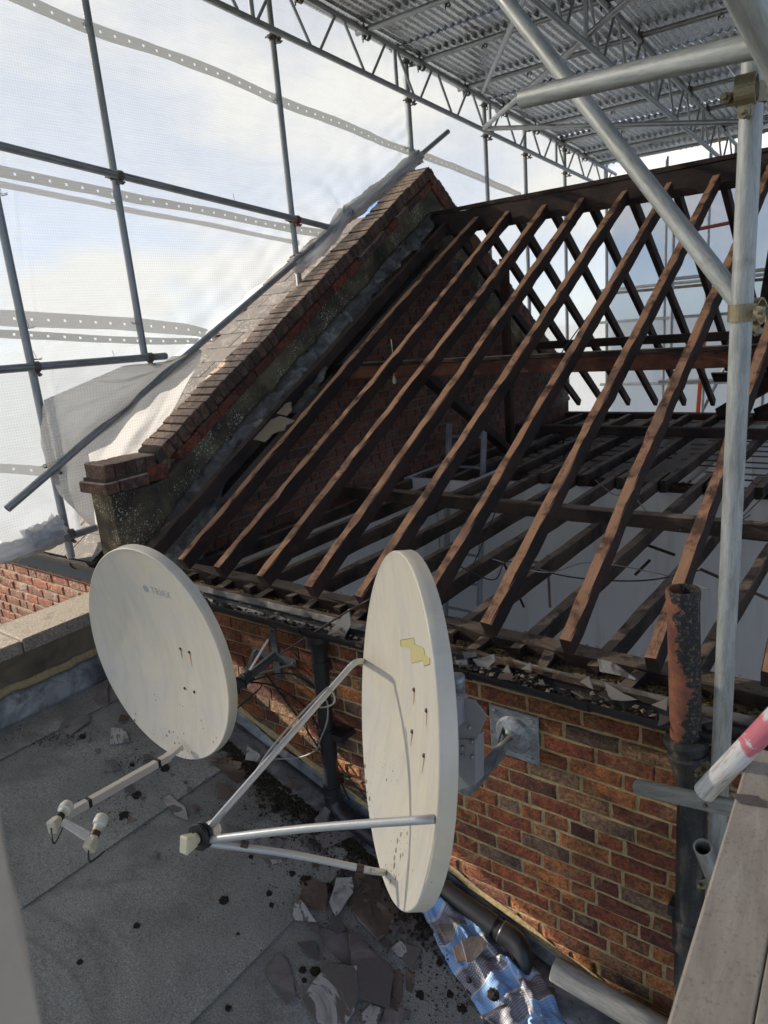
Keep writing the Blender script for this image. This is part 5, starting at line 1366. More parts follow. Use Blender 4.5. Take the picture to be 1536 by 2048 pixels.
for p in ((-2.653, 2.345, -1.555), (-2.815, 2.34, -1.69), (-2.51, 2.34, -1.695)):
    beam('strut', p, (-2.66, 2.13, -1.715), .018, .004, MT['galv_bracket'], ds1, V((0, 0, 1)), 1, 0)
bx('back_bracket', (-2.74, 1.74, -1.50), (-2.57, 1.80, -1.28), MT['dishgrey'], ds1, .01)
MT['galv_bracket'] = GB
# cables wound round the mount
cbl = thing('left_dish_cables', 'black coaxial cables looping round the mount of the left dish and down the wall', 'cables', (-2.6, 2.2, -1.8))
W0 = V((-2.66, 2.10, -1.725))
for k in range(3):
    pts = [W0+V((0, -.05*k, -.008*k))+V((.036*math.cos(a), .03*math.sin(a*.5), .036*math.sin(a))) for a in [i*.9+k for i in range(12)]]
    cable('loop', pts, .0042, MT['cable'], cbl)
cable('run', [W0, V((-2.60, 2.25, -1.80)), V((-2.5, 2.345, -1.93)), V((-2.38, 2.345, -2.06)), V((-2.25, 2.33, -2.22)), V((-2.1, 2.34, -2.36))], .0042, MT['cable'], cbl)
cable('run', [W0+V((.02, 0, 0)), V((-2.55, 2.30, -1.74)), V((-2.42, 2.345, -1.79)), V((-2.30, 2.345, -1.88))], .0042, MT['cable_brown'], cbl)
cable('run', [W0, V((-2.62, 2.2, -1.78)), V((-2.66, 2.02, -1.85)), V((-2.62, 1.9, -1.80)), V((-2.7, 1.8, -1.78))], .0042, MT['cable'], cbl)
cable('run', [onY(560, 1308, 2.3), onY(620, 1270, 2.22), onY(690, 1226, 2.18), onY(745, 1195, 2.15), onY(790, 1160, 2.5)], .0045, MT['cable_brown'], cbl)
crossc = thing('wall_cables', 'dark thin cables crossing the brickwork behind the right dish arm', 'cables', (-2.3, 2.3, -2.1))
cable('run', [onY(530, 1345, 2.34), onY(570, 1400, 2.34), onY(600, 1440, 2.33), onY(640, 1500, 2.22), onY(665, 1535, 2.34), onY(700, 1600, 2.34)], .0045, MT['cable'], crossc)
cable('run', [onY(598, 1460, 2.3), onY(600, 1445, 2.25), onY(625, 1420, 2.22), onY(652, 1400, 2.2), onY(655, 1440, 2.2), onY(640, 1480, 2.2), onY(632, 1500, 2.22), onY(598, 1515, 2.25), onY(550, 1518, 2.2)], .004, MT['cable_grey'], crossc)
cable('run', [onY(667, 1440, 2.34), onY(672, 1490, 2.34), onY(678, 1545, 2.34), onY(700, 1560, 2.34)], .0035, MT['cable'], crossc)

# --- right dish
C2 = V((-1.199, 1.486, -1.176)); N2 = V((-.653, -.741, .156)); A2_, RT2, DP2 = .4816, 1.08, .072
ds2 = thing('satellite_dish', 'right satellite dish seen edge on with yellow sticker, three tube arms and one receiver head', 'satellite dish', (-1.25, 2.3, -1.72), 'satellite dishes on the brick wall')
M2 = dish_frame(C2, N2)
refl2 = mk('reflector', dish_mesh(A2_, RT2, DP2, .046), MT['dish'], ds2, M2)
def on_d2(px, py, off=-.05):
    n_ = N2.normalized(); r = ray(px, py); s = ((C2+n_*off).dot(n_))/(r.dot(n_)); P = M2.inverted() @ (r*s)
    for _ in range(6):      # walk to the bowl surface
        z = bowlz(A2_, RT2, DP2, P.x, P.y); s = ((C2+n_*z).dot(n_))/(r.dot(n_)); P = M2.inverted() @ (r*s)
    return P.x, P.y
z6 = lambda x, y: (560+x/2.56, 1080+y/2.56)
st = [z6(*p) for p in ((622, 515), (688, 503), (690, 535), (738, 555), (743, 588), (770, 605), (769, 634), (738, 644), (732, 615), (678, 630), (672, 556), (625, 547))]
sp_ = [on_d2(*p) for p in st]
poly_on_bowl('yellow_sticker', sp_, A2_, RT2, DP2, MT['yellowtape'], refl2, .0018, 3)
cx_ = sum(p[0] for p in sp_)/len(sp_); cy_ = sum(p[1] for p in sp_)/len(sp_)
poly_on_bowl('sticker_edge', [(cx_+(x-cx_)*1.06, cy_+(y-cy_)*1.05) for x, y in sp_], A2_, RT2, DP2, MT['tapeline'], refl2, .0011, 3)
for (px, py, s_) in ((829, 1379, .05), (854, 1421, .05), (825, 1463, .05), (849, 1511, .06)):
    x, y = on_d2(px, py); bolt_on(refl2, M2, A2_, RT2, DP2, x, y, s_, .0065)
F2 = V((-1.522, .980, -1.352))
hub = atd(404, 1672, 2.04); 
capP = atd(421, 1661, 2.07); ax = capP-atd(380, 1684, 2.00)
lnb(ds2, capP, ax, tape=MT['tape'], s=.86)
hubc = mk('feed_clamp', lathe([(-.012, .020), (-.012, .036), (-.006, .039), (0, .036), (0, .026), (.006, .026), (.006, .036), (.012, .039), (.016, .036), (.016, .020)], 24), MT['tape'], ds2, frame(capP-ax.normalized()*.042, ax))
a_l = onX(725, 1322, -1.574)
arms = []
A_left = [hub+V((.01, 0, .01)), V(hub).lerp(V((-1.574, 1.81, -1.205)), .86)+V((-.0, 0, -.0)), ]
AL = V((-1.574, 1.81, -1.211)); AR = V((-.843, 1.172, -1.158)); AB = V((-1.214, 1.397, -1.663))
def sagarm(name, pts, r=.0105, k=5): return cable(name, pts, r, MT['armgrey'], ds2, 12, k)
pl_ = onX(700, 1333, -1.57)
sagarm('feed_arm', [hub, hub.lerp(atd(700, 1334, 2.40), .5), hub.lerp(atd(700, 1334, 2.40), .96), atd(700, 1334, 2.40), atd(713, 1324, 2.425), AL])
sagarm('feed_arm', [hub+V((.01, 0, -.01)), hub.lerp(AR, .5), AR], .011)
lowb = atd(745, 1742, 2.12)
sagarm('feed_arm', [hub+V((.01, 0, -.02)), hub.lerp(lowb, .5), hub.lerp(lowb, .96), lowb, AB])
for t, A, B in ((.22, hub, lowb), (.90, hub, lowb)):
    p = A.lerp(B, t); mk('tape_band', lathe([(0, .0122), (.022, .0122)], 14), MT['bolt'], ds2, frame(p+V((0, 0, -.0)), B-A))
cable('arm_cable', [hub, atd(440, 1640, 2.06), atd(470, 1590, 2.13), atd(500, 1560, 2.16), atd(540, 1500, 2.2), atd(600, 1430, 2.27), atd(655, 1375, 2.33)], .0032, MT['cable_grey'], ds2)
cable('arm_cable', [atd(655, 1375, 2.33), atd(668, 1390, 2.31), atd(668, 1405, 2.3), atd(655, 1413, 2.3), atd(640, 1415, 2.32)], .0032, MT['cable_grey'], ds2)
# mount of right dish
bx('wall_plate', (-1.36, 2.348, -1.835), (-1.135, 2.356, -1.61), MT['galv_bracket'], ds2, .003)
for x, z in ((-1.335, -1.63), (-1.16, -1.63), (-1.335, -1.81), (-1.16, -1.81)):
    mk('bolt', lathe([(0, .010), (.008, .010), (.012, .006)], 6), MT['galv_bracket'], ds2, frame((x, 2.348, z), (0, -1, 0)))
mk('plate_boss', lathe([(0, .085), (.012, .078), (.03, .04), (.045, .03)], 28), MT['galv_bracket'], ds2, frame((-1.248, 2.348, -1.722), (0, -1, 0)))
for a in (0.4, 2.5, 4.2):
    beam('gusset', V((-1.248+.055*math.cos(a), 2.345, -1.722+.055*math.sin(a))), V((-1.248+.025*math.cos(a), 2.25, -1.722+.025*math.sin(a))), .003, .022, MT['galv_bracket'], ds2, V((0, 0, 1)), 1, 0)
tube('mount_tube', (-1.248, 2.33, -1.722), (-1.244, 2.17, -1.722), .022, MT['asbestos'], ds2, 24)
tube('mount_tube', (-1.244, 2.21, -1.722), (-1.238, 1.955, -1.725), .0285, MT['galv_bracket'], ds2, 24)
vs_, fs_ = sweep(spline([V((-1.241, 2.06, -1.722)), V((-1.239, 1.985, -1.724)), V((-1.238, 1.945, -1.715)), V((-1.238, 1.925, -1.685)), V((-1.238, 1.922, -1.60)), V((-1.238, 1.922, -1.42)), V((-1.238, 1.922, -1.24))], 6), .0285, 22)
mk('mount_tube', pyd(vs_, fs_, True), MT['galv_bracket'], ds2)
# folded bracket between upright and dish back
nb_ = -N2.normalized(); ub = V((0, 0, 1)).cross(nb_).normalized(); vb = nb_.cross(ub)
Kc = C2+nb_*.12
def plate(name, pts, thick, M, mat, parent):
    n = len(pts); vs = [(x, y, thick/2) for x, y in pts]+[(x, y, -thick/2) for x, y in pts]
    fs = [tuple(range(n)), tuple(range(n, 2*n))[::-1]]+[(i, i+n, (i+1) % n+n, (i+1) % n) for i in range(n)]
    ar = sum(pts[i][0]*pts[(i+1) % n][1]-pts[(i+1) % n][0]*pts[i][1] for i in range(n))
    if ar < 0: fs = [f[::-1] for f in fs]
    return mk(name, pyd(vs, fs), mat, parent, M)
# side cheek seen beside the rim: plane roughly facing the viewer
def cheek(yoff, lab):
    Q = [onY(x, y, yoff) for x, y in ((880, 1388), (950, 1400), (974, 1432), (955, 1478), (905, 1495), (880, 1490))]
    o_ = Q[0]; M = T(*o_); pts = [((q-o_).x, (q-o_).z) for q in Q]
    n = len(pts); vs = [(x, -.002, z) for x, z in pts]+[(x, .002, z) for x, z in pts]
    fs = [tuple(range(n))[::-1], tuple(range(n, 2*n))]+[(i, (i+1) % n, (i+1) % n+n, i+n) for i in range(n)]
    return mk(lab, pyd(vs, fs), MT['dishgrey'], ds2, M)
cheek(1.86, 'tilt_cheek'); cheek(1.97, 'tilt_cheek')
Q = [onY(x, y, 1.855) for x, y in ((880, 1478), (951, 1478), (951, 1570), (915, 1580), (880, 1570))]
o_ = Q[0]; vsq = [((q-o_).x, -.003, (q-o_).z) for q in Q]+[((q-o_).x, .06, (q-o_).z) for q in Q]
mk('clamp_plate', pyd(vsq, [(4, 3, 2, 1, 0), (5, 6, 7, 8, 9)]+[(i, (i+1) % 5, (i+1) % 5+5, i+5) for i in range(5)]), MT['dishgrey'], ds2, T(*o_))
for (px, py) in ((940, 1454), (945, 1483), (945, 1513), (926, 1510), (926, 1494)):
    p = onY(px, py, 1.85); mk('bolt', lathe([(0, .008), (.007, .008), (.012, .005)], 6), MT['galv_bracket'], ds2, frame(p, (0, -1, 0)))
beam('back_arm', C2+nb_*.125, V((-1.238, 1.90, -1.35)), .09, .10, MT['dishgrey'], ds2, V((0, 0, 1)), 1, 0)

# ------------------------------------------------------------------ blue check tarpaulin
Lt = [onroof(x, y, .01) for x, y in ((838, 1815), (866, 1872), (905, 1945), (950, 2010), (1000, 2085), (1050, 2160))]
Rt = [onroof(x, y, .03) for x, y in ((912, 1770), (962, 1822), (1010, 1885), (1075, 1945), (1118, 2020), (1150, 2110))]
Lq = spline(Lt, 6); Rq = spline(Rt, 6)
NYt, NXt = 120, 44; vs = []; fs = []; uvs = []
for i in range(NYt+1):
    k = i/NYt*(len(Lq)-1); q = min(int(k), len(Lq)-2); L_ = Lq[q].lerp(Lq[q+1], k-q); R2 = Rq[q].lerp(Rq[q+1], k-q)
    for j in range(NXt+1):
        s = j/NXt; p = L_.lerp(R2, s); t = i/NYt
        h = .030*math.sin(s*math.pi)+.030*abs(noise.noise(V((s*3.2+t*1.5, t*4.5, 1))))*math.sin(s*math.pi)**.5
        h += .026*math.sin((s*3.2+t*.8+.5*noise.noise(V((s*1.5, t*2.2, 3))))*3.1)**2*math.sin(math.pi*s)**.6+.012*math.sin((s*1.2-t*6+.8*noise.noise(V((s*2, t*3, 9))))*3.1)**2
        h += .008*noise.noise(V((s*14, t*26, 5)))+.002*noise.noise(V((s*30, t*60, 6)))
        vs.append((p.x, p.y+.012*noise.noise(V((s*4, t*9, 8))), p.z+max(0, h))); uvs.append((s+.06*noise.noise(V((s*2, t*3, 2))), t*1.6+.06*noise.noise(V((s*3, t*3, 7)))))
for i in range(NYt):
    for j in range(NXt):
        a = i*(NXt+1)+j; fs.append((a, a+NXt+1, a+NXt+2, a+1))
me = pyd(vs, fs, True); ul = me.uv_layers.new(name='UVMap')
for lp_ in me.loops: ul.data[lp_.index].uv = uvs[lp_.vertex_index]
tp_ = mk('check_tarpaulin', me, MT['tarp']); tag(tp_, 'crumpled blue and grey checked woven tarpaulin lying below the right dish', 'tarpaulin')

# ------------------------------------------------------------------ broken slates
def roofM(P, ang, tilt=0.0, tdir=0.0):
    M = frame(P, (1, 0, -RS), V((RS, 0, 1)))
    return M @ Matrix.Rotation(ang, 4, 'Z') @ Matrix.Rotation(tdir, 4, 'Z') @ Matrix.Rotation(tilt, 4, 'X') @ Matrix.Rotation(-tdir, 4, 'Z')
def slate_px(poly, mat, label, h=.010, tilt=0.0, tdir=0.0, cat='broken slate', group=None, thick=.006):
    """poly in picture positions on the flat roof"""
    Pw = [onroof(x, y, h) for x, y in poly]; c = sum(Pw, V((0, 0, 0)))/len(Pw)
    M = frame(c, (1, 0, -RS), V((RS, 0, 1))); Mi = M.inverted(); pts = [(Mi @ p) for p in Pw]
    me = shard([(p.x, p.y) for p in pts], thick)
    M2_ = M @ T(0, 0, abs(math.sin(tilt))*max(p.length for p in pts)*.6) @ Matrix.Rotation(tdir, 4, 'Z') @ Matrix.Rotation(tilt, 4, 'X') @ Matrix.Rotation(-tdir, 4, 'Z')
    o = mk('broken_slate', me, mat, None, M2_); tag(o, label, cat, group or 'broken slates on the flat roof'); return o
S_, Sw, Sb = MT['slate'], MT['slate_white'], MT['slate_brown']
zb = lambda *P: [(500+x/2.56, 1500+y/2.56) for x, y in P]
z8 = lambda *P: [(x/2, 1600+y/2) for x, y in P]
zz = lambda *P: [(x/2.56, 1080+y/2.56) for x, y in P]
slate_px(zb((270, 640), (395, 690), (385, 830), (250, 790)), Sb, 'squarish brown slate crowned with dirt left of the pale two toned slate')
slate_px(zb((440, 665), (520, 668), (525, 740), (440, 850), (405, 780)), Sw, 'pale kite shaped slate with white top below the lower dish arm', .02, .15)
slate_px(zb((230, 790), (260, 780), (335, 885), (215, 870)), Sw, 'small shiny triangular slate under the brown squarish one', .016, .2)
slate_px(zb((560, 560), (700, 640), (760, 800), (750, 900), (650, 965), (510, 810), (520, 700)), Sb, 'large dark brown slate with a white lower corner below the right dish', .012)
slate_px(zb((410, 835), (490, 920), (440, 950), (410, 880)), S_, 'thin dark triangular slate just beneath the pale kite shaped one', .012)
slate_px(zb((320, 905), (515, 940), (520, 1105), (430, 1050)), S_, 'long dark triangular slate above the slate with a white streak', .010)
slate_px(zb((520, 920), (735, 1150), (715, 1320), (545, 1260), (510, 1000)), S_, 'largest dark slate with a pointed top at the middle bottom', .022, .03)
slate_px(zb((395, 1100), (545, 1115), (550, 1290), (480, 1420), (340, 1400), (270, 1280), (330, 1180)), Sw, 'broad shiny slate with a curved white streak at the bottom', .016, .05)
slate_px(zb((150, 1035), (200, 1100), (235, 1265), (185, 1300), (80, 1130)), S_, 'leaf shaped slate lying apart at the left of the heap', .010)
slate_px(zb((240, 985), (335, 980), (355, 1080), (300, 1060)), S_, 'small slate with a bright chipped corner above the leaf shaped slate', .010)
slate_px(zb((765, 985), (875, 1030), (835, 1130), (725, 1015)), Sw, 'pale diamond slate with white patch left of the tarpaulin', .02, .15)
slate_px(zb((740, 880), (850, 840), (860, 900), (810, 950)), S_, 'dark slate corner tucked under the tip of the right dish', .012)
slate_px(zb((735, 1135), (775, 1140), (775, 1290), (720, 1310)), Sb, 'narrow brown slate strip beside the largest dark slate', .010)
slate_px(zb((620, 1300), (680, 1330), (650, 1400), (560, 1400), (575, 1345)), Sw, 'bright white stained slate at the bottom edge of the view', .014)
slate_px(zb((700, 1300), (830, 1340), (760, 1403), (670, 1400)), S_, 'dark blue grey slate at the bottom beside the bright stained one', .012)
slate_px(zb((800, 1130), (835, 1150), (830, 1245), (805, 1230)), Sb, 'thin upright brown slate sliver near the tarpaulin', .010)
slate_px(zb((1080, 975), (1180, 960), (1215, 1000), (1140, 1080), (1110, 1080)), S_, 'grey slate lying on top of the checked tarpaulin', .095, .1)
slate_px(zb((1035, 1010), (1075, 1000), (1105, 1080), (1060, 1085)), Sb, 'rounded brown slate on the fold of the checked tarpaulin', .085, .1)
slate_px(zb((960, 895), (1040, 900), (1035, 985), (1010, 980)), S_, 'small dark wedge slate on the upper end of the tarpaulin', .085, .1)
slate_px(zb((1180, 1360), (1310, 1300), (1320, 1310), (1190, 1375)), S_, 'long dark splinter of slate across the tarpaulin', .09, 0)
slate_px([(1080, 1962), (1165, 1985), (1160, 2060), (1095, 2060)], S_, 'dark slate with white veins under the pale pipe', .012)
# upper heap by the wall, under the downpipe
slate_px(zb((90, 160), (170, 130), (310, 205), (230, 265)), Sb, 'brown slate lying flat nearest the lower end of the moss line', .010)
slate_px(zb((235, 270), (320, 215), (420, 300), (330, 345)), S_, 'dark slate overlapping the brown one beneath the downpipe bend', .012)
slate_px(zb((380, 305), (410, 330), (395, 390), (340, 400), (330, 355)), S_, 'upright dark slate leaning near the downpipe bend', .03, .3)
slate_px(zb((330, 440), (400, 425), (560, 430), (375, 510)), S_, 'long dark pointed slate behind the upper dish arm', .014, .08)
slate_px(zb((450, 330), (500, 320), (490, 370), (430, 360)), Sw, 'small pale grey slate chip under the downpipe bend', .03, .3)
slate_px(zb((550, 440), (600, 420), (630, 470), (590, 495)), Sb, 'little square slate by the rim of the right dish', .012)
slate_px(zb((480, 480), (540, 450), (580, 490), (530, 520)), Sb, 'brownish slate square beside the little square slate', .010)
slate_px(zb((560, 540), (640, 480), (660, 535)), S_, 'thin triangular slate pointing at the rim of the right dish', .012)
slate_px(zb((390, 470), (460, 455), (520, 520), (430, 600), (380, 540)), MT['felt'], 'square offcut of grey felt among the slates by the right dish', .010)
# left and centre of the roof
slate_px(zz((350, 895), (455, 895), (460, 930), (360, 1000), (300, 970)), S_, 'slate with a brown muddy splash on it at the left of the roof', .010)
slate_px(zz((570, 965), (640, 975), (665, 1035), (565, 1045)), Sw, 'silvery slate with a white patch left of the left dish arm', .014, .08)
slate_px(zz((530, 740), (552, 735), (552, 845), (505, 845), (475, 815)), S_, 'pointed slate leaning at the left rim of the left dish', .012, .05)
slate_px(zz((540, 1130), (590, 1125), (620, 1180), (535, 1190)), S_, 'faded grey slate under the arm of the left dish', .008)
slate_px(zz((830, 1330), (870, 1305), (945, 1365), (960, 1430), (900, 1410)), Sw, 'grey slate with a white edge between the two receiver arms', .012)
slate_px(zz((1085, 1140), (1190, 1085), (1300, 1165), (1215, 1245)), Sb, 'flat brown slate beneath the bottom of the left dish', .010)
slate_px(zz((1265, 1065), (1330, 1110), (1335, 1145), (1255, 1125)), Sw, 'crumpled pale slate by the moss under the left dish', .03, .3)
slate_px(zz((1120, 1250), (1160, 1250), (1195, 1325), (1110, 1320)), Sb, 'rusty brown slate shard beside the left arm of the right dish', .012, .1)
slate_px(zz((1145, 1455), (1270, 1490), (1170, 1525)), S_, 'dark triangular slate behind the single receiver head', .010)
slate_px(zz((1305, 1335), (1370, 1330), (1380, 1355), (1330, 1375)), Sb, 'small oval brown slate right of the left arm', .010)
slate_px(zz((960, 1260), (985, 1270), (975, 1300), (955, 1290)), S_, 'tiny grey slate chip above the slate with a white edge', .010)
slate_px(zz((985, 1355), (1015, 1360), (1000, 1400)), Sb, 'tiny orange brown slate chip beside the slate with a white edge', .010)
slate_px(zz((795, 1590), (812, 1600), (800, 1635), (780, 1620)), S_, 'tiny leaf shaped slate below the left arm', .010)
slate_px(zz((1335, 1630), (1470, 1640), (1380, 1662)), Sw, 'slim shiny slate splinter beneath the lower arm of the right dish', .010)
slate_px(zz((1330, 1200), (1420, 1150), (1470, 1210), (1400, 1270)), Sb, 'brown slate flat against the moss line near the wall', .010)
slate_px(zz((1430, 1290), (1536, 1230), (1600, 1320), (1510, 1345)), S_, 'broad dark slate below the moss line near the wall', .012)
wd = mk('rotten_wood_piece', beam_mesh(.17, .035, .022, 10, .003, worn=.7), MT['lath'], None, roofM(onroof(420, 1522, .02), math.radians(35)))
tag(wd, 'short pale rotten wood offcut under the bottom rim of the left dish', 'wood offcut')
# small fragments nobody could name one by one but each can be picked up
small = [shard([(0, 0), (.05, .01), (.06, .04), (.02, .06)], .005), shard([(0, 0), (.07, .0), (.03, .05)], .005), shard([(0, 0), (.04, .02), (.03, .07), (-.02, .05)], .005), shard([(-.02, 0), (.02, -.01), (.03, .03), (0, .04)], .005)]
for me in small: me.materials.append(S_)
small2 = [m_.copy() for m_ in small]
for me in small2: me.materials[0] = Sb
spots = []
for _ in range(70):
    t = rnd.random(); cx, cy = 560+t*420, 1560+t*420
    spots.append((cx+rnd.gauss(0, 55), cy+rnd.gauss(0, 60)))
for _ in range(16): spots.append((rnd.uniform(120, 600), rnd.uniform(1430, 1640)))
for (px, py) in spots:
    P = onroof(px, py, rnd.uniform(.008, .02))
    if P.y > 2.3 or P.y < .3: continue
    o = bpy.data.objects.new('slate_fragment', rnd.choice(small+small2)); put(o, roofM(P, rnd.uniform(0, 6.28), rnd.uniform(-.2, .2), rnd.uniform(0, 6)) @ Matrix.Scale(rnd.uniform(.35, 1.0), 4))
    zone = 'left part of the felt roof away from the heap' if px < 600 and py < 1650 else ('moss line behind the right dish arms' if py < 1680 else ('slate heap under the lower dish arm' if px < 760 else 'foot of the tarpaulin beside the slate heap'))
    tag(o, 'small broken slate fragment at the '+zone, 'slate fragment', 'small slate fragments at the '+zone)
# shards sticking out of the gutter
for poly, mat, lab in (([(940, 1345), (1000, 1385), (980, 1400), (960, 1400)], Sw, ''),):
    pass
def gshard(px, mat, label, Y=2.29):
    Pw = [onY(x, y, Y) for x, y in px]; c = sum(Pw, V((0, 0, 0)))/len(Pw)
    pts = [((p-c).x, (p-c).z) for p in Pw]
    me = shard(pts, .006); M = T(*c) @ Matrix.Rotation(math.radians(90), 4, 'X') @ Matrix.Rotation(math.radians(-14), 4, 'X')
    # local z now faces -Y
    o = mk('broken_slate', me, mat, None, M); tag(o, label, 'broken slate', 'broken slates caught in the gutter'); return o
g4 = lambda *P: [(400+x/4.267, 1150+y/4.267) for x, y in P]
g7 = lambda *P: [(900+x/3.072, 1300+y/3.072) for x, y in P]
MT['slate_pale'] = simple('pale_grey_slate_back', (0.30, 0.28, 0.26), 0.6, 0, 14, 0.15)
Sp = MT['slate_pale']
gshard(g4((1250, 295), (1285, 430), (1245, 540), (1105, 500)), Sp, 'pale triangular slate standing up in the gutter left of the right dish')
gshard(g7((140, 55), (265, 30), (275, 70), (240, 105), (175, 95)), Sp, 'pale squarish slate in the gutter just right of the right dish', 2.28)
gshard(g7((75, 10), (160, 15), (165, 40), (95, 55)), S_, 'dark slate lying behind the pale squarish slate in the gutter', 2.30)
gshard(g7((350, 90), (385, 155), (325, 130)), Sp, 'small pale spike of slate in the gutter over the wall plate')
gshard(g7((490, 78), (500, 125), (440, 115)), Sp, 'second small spike of slate in the gutter right of the first')
gshard(g7((850, 165), (885, 240), (800, 195)), Sp, 'grey spike of slate at the middle of the rubble in the gutter')
gshard(g7((945, 200), (1060, 265), (1150, 305), (985, 300)), Sp, 'pale long triangular slate leaning out of the gutter toward the soil pipe')
gshard(g7((905, 58), (1000, 80), (1160, 185), (925, 130)), Sw, 'glossy triangular slate behind the tilting board near the soil pipe', 2.40)
gshard(g7((1240, 335), (1330, 305), (1335, 370)), Sp, 'slate corner in the gutter hard against the soil pipe')
gshard(g7((100, 60), (30, 65), (60, 90), (110, 90)), Sp, 'little bright slate chip in the gutter beside the rim of the right dish', 2.26)
for k in range(30):
    x = rnd.choice((rnd.uniform(-1.6, -.75), rnd.uniform(-3.2, -1.6), rnd.uniform(-1.5, 0))); P = V((x, 2.27+rnd.uniform(-.04, .05), -1.392+rnd.uniform(0, .015)))
    o = bpy.data.objects.new('slate_fragment', rnd.choice(small2+small)); put(o, T(*P) @ Matrix.Rotation(rnd.uniform(0, 6), 4, 'Z') @ Matrix.Rotation(rnd.uniform(-.7, .7), 4, 'X') @ Matrix.Scale(rnd.uniform(.5, 1.1), 4))
    tag(o, 'small slate fragment lying in the rubble along the gutter', 'slate fragment', 'small slate fragments in the gutter')

# ------------------------------------------------------------------ dirt, moss and clumps
def clump_mesh(seed):
    bm = bmesh.new(); bmesh.ops.create_icosphere(bm, subdivisions=3, radius=1)
    for v in bm.verts:
        f = 1+.45*noise.noise(v.co*1.6+V((seed, 0, 0)))+.5*noise.noise(v.co*4+V((0, seed, 0))); v.co = V((v.co.x*f, v.co.y*f, v.co.z*f*.5))
    me = bpy.data.meshes.new('c'); bm.to_mesh(me); bm.free(); return me
cms = [clump_mesh(i*3.1) for i in range(4)]
for me in cms: me.materials.append(MT['clump'])
cl = [(273, 1591, 10), (248, 1632, 10), (395, 1655, 8), (448, 1801, 10), (273, 1851, 6), (538, 1788, 7), (552, 1618, 10), (160, 1924, 6), (456, 2016, 6), (605, 1940, 7), (608, 1960, 5), (630, 1944, 9), (585, 1748, 7), (543, 1811, 6), (502, 1714, 5), (330, 1537, 10), (265, 1530, 5), (264, 1529, 4), (165, 1473, 6), (476, 1868, 4), (985, 1985, 7), (900, 1990, 8), (925, 2020, 9), (880, 1925, 8), (610, 1762, 12), (655, 1775, 10), (840, 1990, 9)]
for (px, py, r) in cl:
    P = onroof(px, py, .004); dd_ = (RW.transposed() @ P).z; s = r/FPX*dd_
    o = bpy.data.objects.new('dirt_clump', rnd.choice(cms)); put(o, roofM(P, rnd.uniform(0, 6)) @ Matrix.Scale(s, 4))
    own = {(273, 1591): 'dark dirt clump beside the far end of the left dish arm', (248, 1632): 'mossy clump just right of the second receiver head', (395, 1655): 'dirt clump hidden right behind the single receiver head',
           (448, 1801): 'lone ragged dirt clump in the open middle of the felt', (273, 1851): 'lone small dirt spot in the lower left field of felt', (160, 1924): 'dirt clump nearest the blurred board at the lower left',
           (456, 2016): 'dirt clump at the very bottom edge of the felt roof', (538, 1788): 'small dirt clump left of the squarish brown slate', (502, 1714): 'small dirt spot just under the lower arm of the right dish',
           (330, 1537): 'dirt clump directly beneath the middle of the left dish arm', (476, 1868): 'tiny dirt spot between the seam and the slate heap', (165, 1473): 'dirt clump beside the slate with the muddy splash',
           (605, 1940): 'dirt clump nearest the leaf shaped slate', (552, 1618): 'dirt clump beneath the upper arm of the right dish', (610, 1762): 'big dirt heap crowning the squarish brown slate', (655, 1775): 'dirt heap between brown slate and pale kite shaped slate'}
    tag(o, own.get((px, py), 'dark brown clump of moss and dirt among the slates on the felt roof'), 'dirt clump', 'dirt clumps on the flat roof')
cc = rnd.choice(cms)
for (px, py, r, h, lab) in ((988, 1990, 13, .10, 'large dark dirt clump on the lower part of the checked tarpaulin'), (938, 1960, 7, .09, 'small dark dirt clump on the left fold of the checked tarpaulin')):
    P = onroof(px, py, h); s = r/FPX*2.6
    o = bpy.data.objects.new('dirt_clump', cc); put(o, roofM(P, 1) @ Matrix.Scale(s, 4)); tag(o, lab, 'dirt clump', 'dirt clumps on the tarpaulin')
def mossline():
    t = rnd.random(); x = -3.05+t*1.9; w = .11+.05*math.sin(x*7)
    return (x, 2.19-abs(rnd.gauss(0, w*.5)), roofz(x)+.012+rnd.uniform(0, .012))
m1 = crumbs('moss_line', mossline, 3600, .004, .013, MT['moss'], None, .9); tag(m1, 'line of dark moss along the foot of the brick wall', 'moss')
def dirt():
    t = rnd.random(); px = 470+t*480+rnd.gauss(0, 70); py = 1500+t*480+rnd.gauss(0, 75); P = onroof(px, py, .006)
    if P.y > 2.15: P.y = 2.1
    P.z = roofz(P.x)+.008; return P
m2 = crumbs('loose_grit', dirt, 2600, .002, .007, MT['dust'], None, .7); tag(m2, 'loose dark grit scattered round the broken slates', 'grit')
def dirt2():
    c = rnd.choice(((140, 1465), (90, 1478), (235, 1590), (250, 1640), (280, 1530))); P = onroof(c[0]+rnd.gauss(0, 32), c[1]+rnd.gauss(0, 14), .006); P.z = roofz(P.x)+.006; return P
m3 = crumbs('loose_grit', dirt2, 700, .002, .007, MT['dust'], None, .7); tag(m3, 'dark grit patches at the left part of the felt roof', 'grit')
def dirt3():
    P = V((rnd.uniform(-2.3, -.4), 2.10+rnd.uniform(-.1, .16), 0)); P.z = roofz(P.x)+.012; return P
m4 = crumbs('gully_dirt', dirt3, 2400, .004, .012, MT['dust'], None, .8); tag(m4, 'thick dark dirt along the wall foot beneath the black pipe', 'dirt')

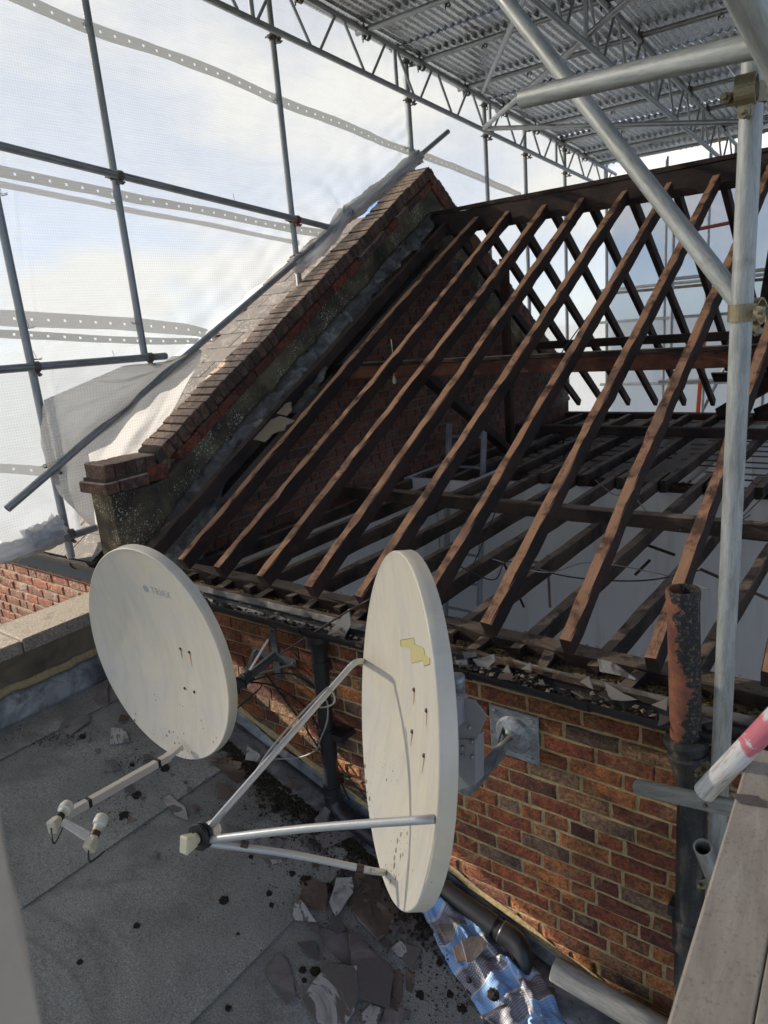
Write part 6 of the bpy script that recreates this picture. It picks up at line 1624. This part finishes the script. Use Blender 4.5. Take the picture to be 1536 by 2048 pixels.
# loose cables over the joists
lc = thing('loft_cables', 'thin old electric cables trailing over the ceiling joists', 'cables', (-2, 4.5, -1.38))
def zc_(px, py, z=-1.385): return onZ(px, py, z)
cable('run', [zc_(835, 1120), zc_(905, 1128), zc_(985, 1160), zc_(1010, 1125), zc_(1050, 1130), zc_(1120, 1150), zc_(1200, 1160), zc_(1300, 1160), zc_(1400, 1140)], .004, MT['cable'], lc)
cable('run', [zc_(985, 1118), zc_(1090, 1145), zc_(1180, 1125), zc_(1320, 1148), zc_(1420, 1180)], .0035, MT['cable_grey'], lc)
cable('run', [onY(1193, 610, 5.0), onY(1120, 710, 4.6), onY(1080, 790, 4.3), onY(1060, 850, 4.2), onY(1000, 1000, 4.0), onZ(960, 1100, -1.38), onZ(930, 1160, -1.38)], .004, MT['cable'], lc)
cable('run', [zc_(1190, 960), zc_(1230, 990), zc_(1260, 985), zc_(1300, 1030), zc_(1340, 1040), zc_(1360, 1060)], .004, MT['cable_grey'], lc)
cable('run', [zc_(1050, 900), zc_(1110, 920), zc_(1160, 950), zc_(1230, 940)], .004, MT['cable'], lc)
cable('run', [zc_(1500, 1030, -1.38), onY(1480, 1040, 4.3), zc_(1520, 1000), zc_(1560, 960)], .004, MT['cable'], lc)
# broken laths and straw hanging below the ceiling line
for (a, b) in (((1040, 1122), (1110, 1128)), ((1005, 1120), (1048, 1215)), ((1095, 1110), (1100, 1215)), ((1270, 1150), (1300, 1120)), ((1400, 1138), (1536, 1198)), ((1280, 1085), (1350, 1110))):
    A = onY(*a, 4.9); B = onY(*b, 4.85); beam('lath', A, B, .02, .006, MT['lath'] if rnd.random() < .5 else MT['wood_dark'], rf, V((0, 1, 0)), 2, .001)
# sawdust and grit on the plates and joists
crumbs('plate_grit', lambda: (rnd.uniform(-3.4, .3), 2.60+rnd.uniform(-.05, .05), -1.388), 900, .002, .007, MT['rubble'], rf)
crumbs('eaves_rubbish', lambda: (rnd.uniform(-3.4, .3), 2.47+rnd.uniform(-.09, .08), -1.452+rnd.uniform(0, .02)), 1600, .004, .018, MT['dust'], rf)
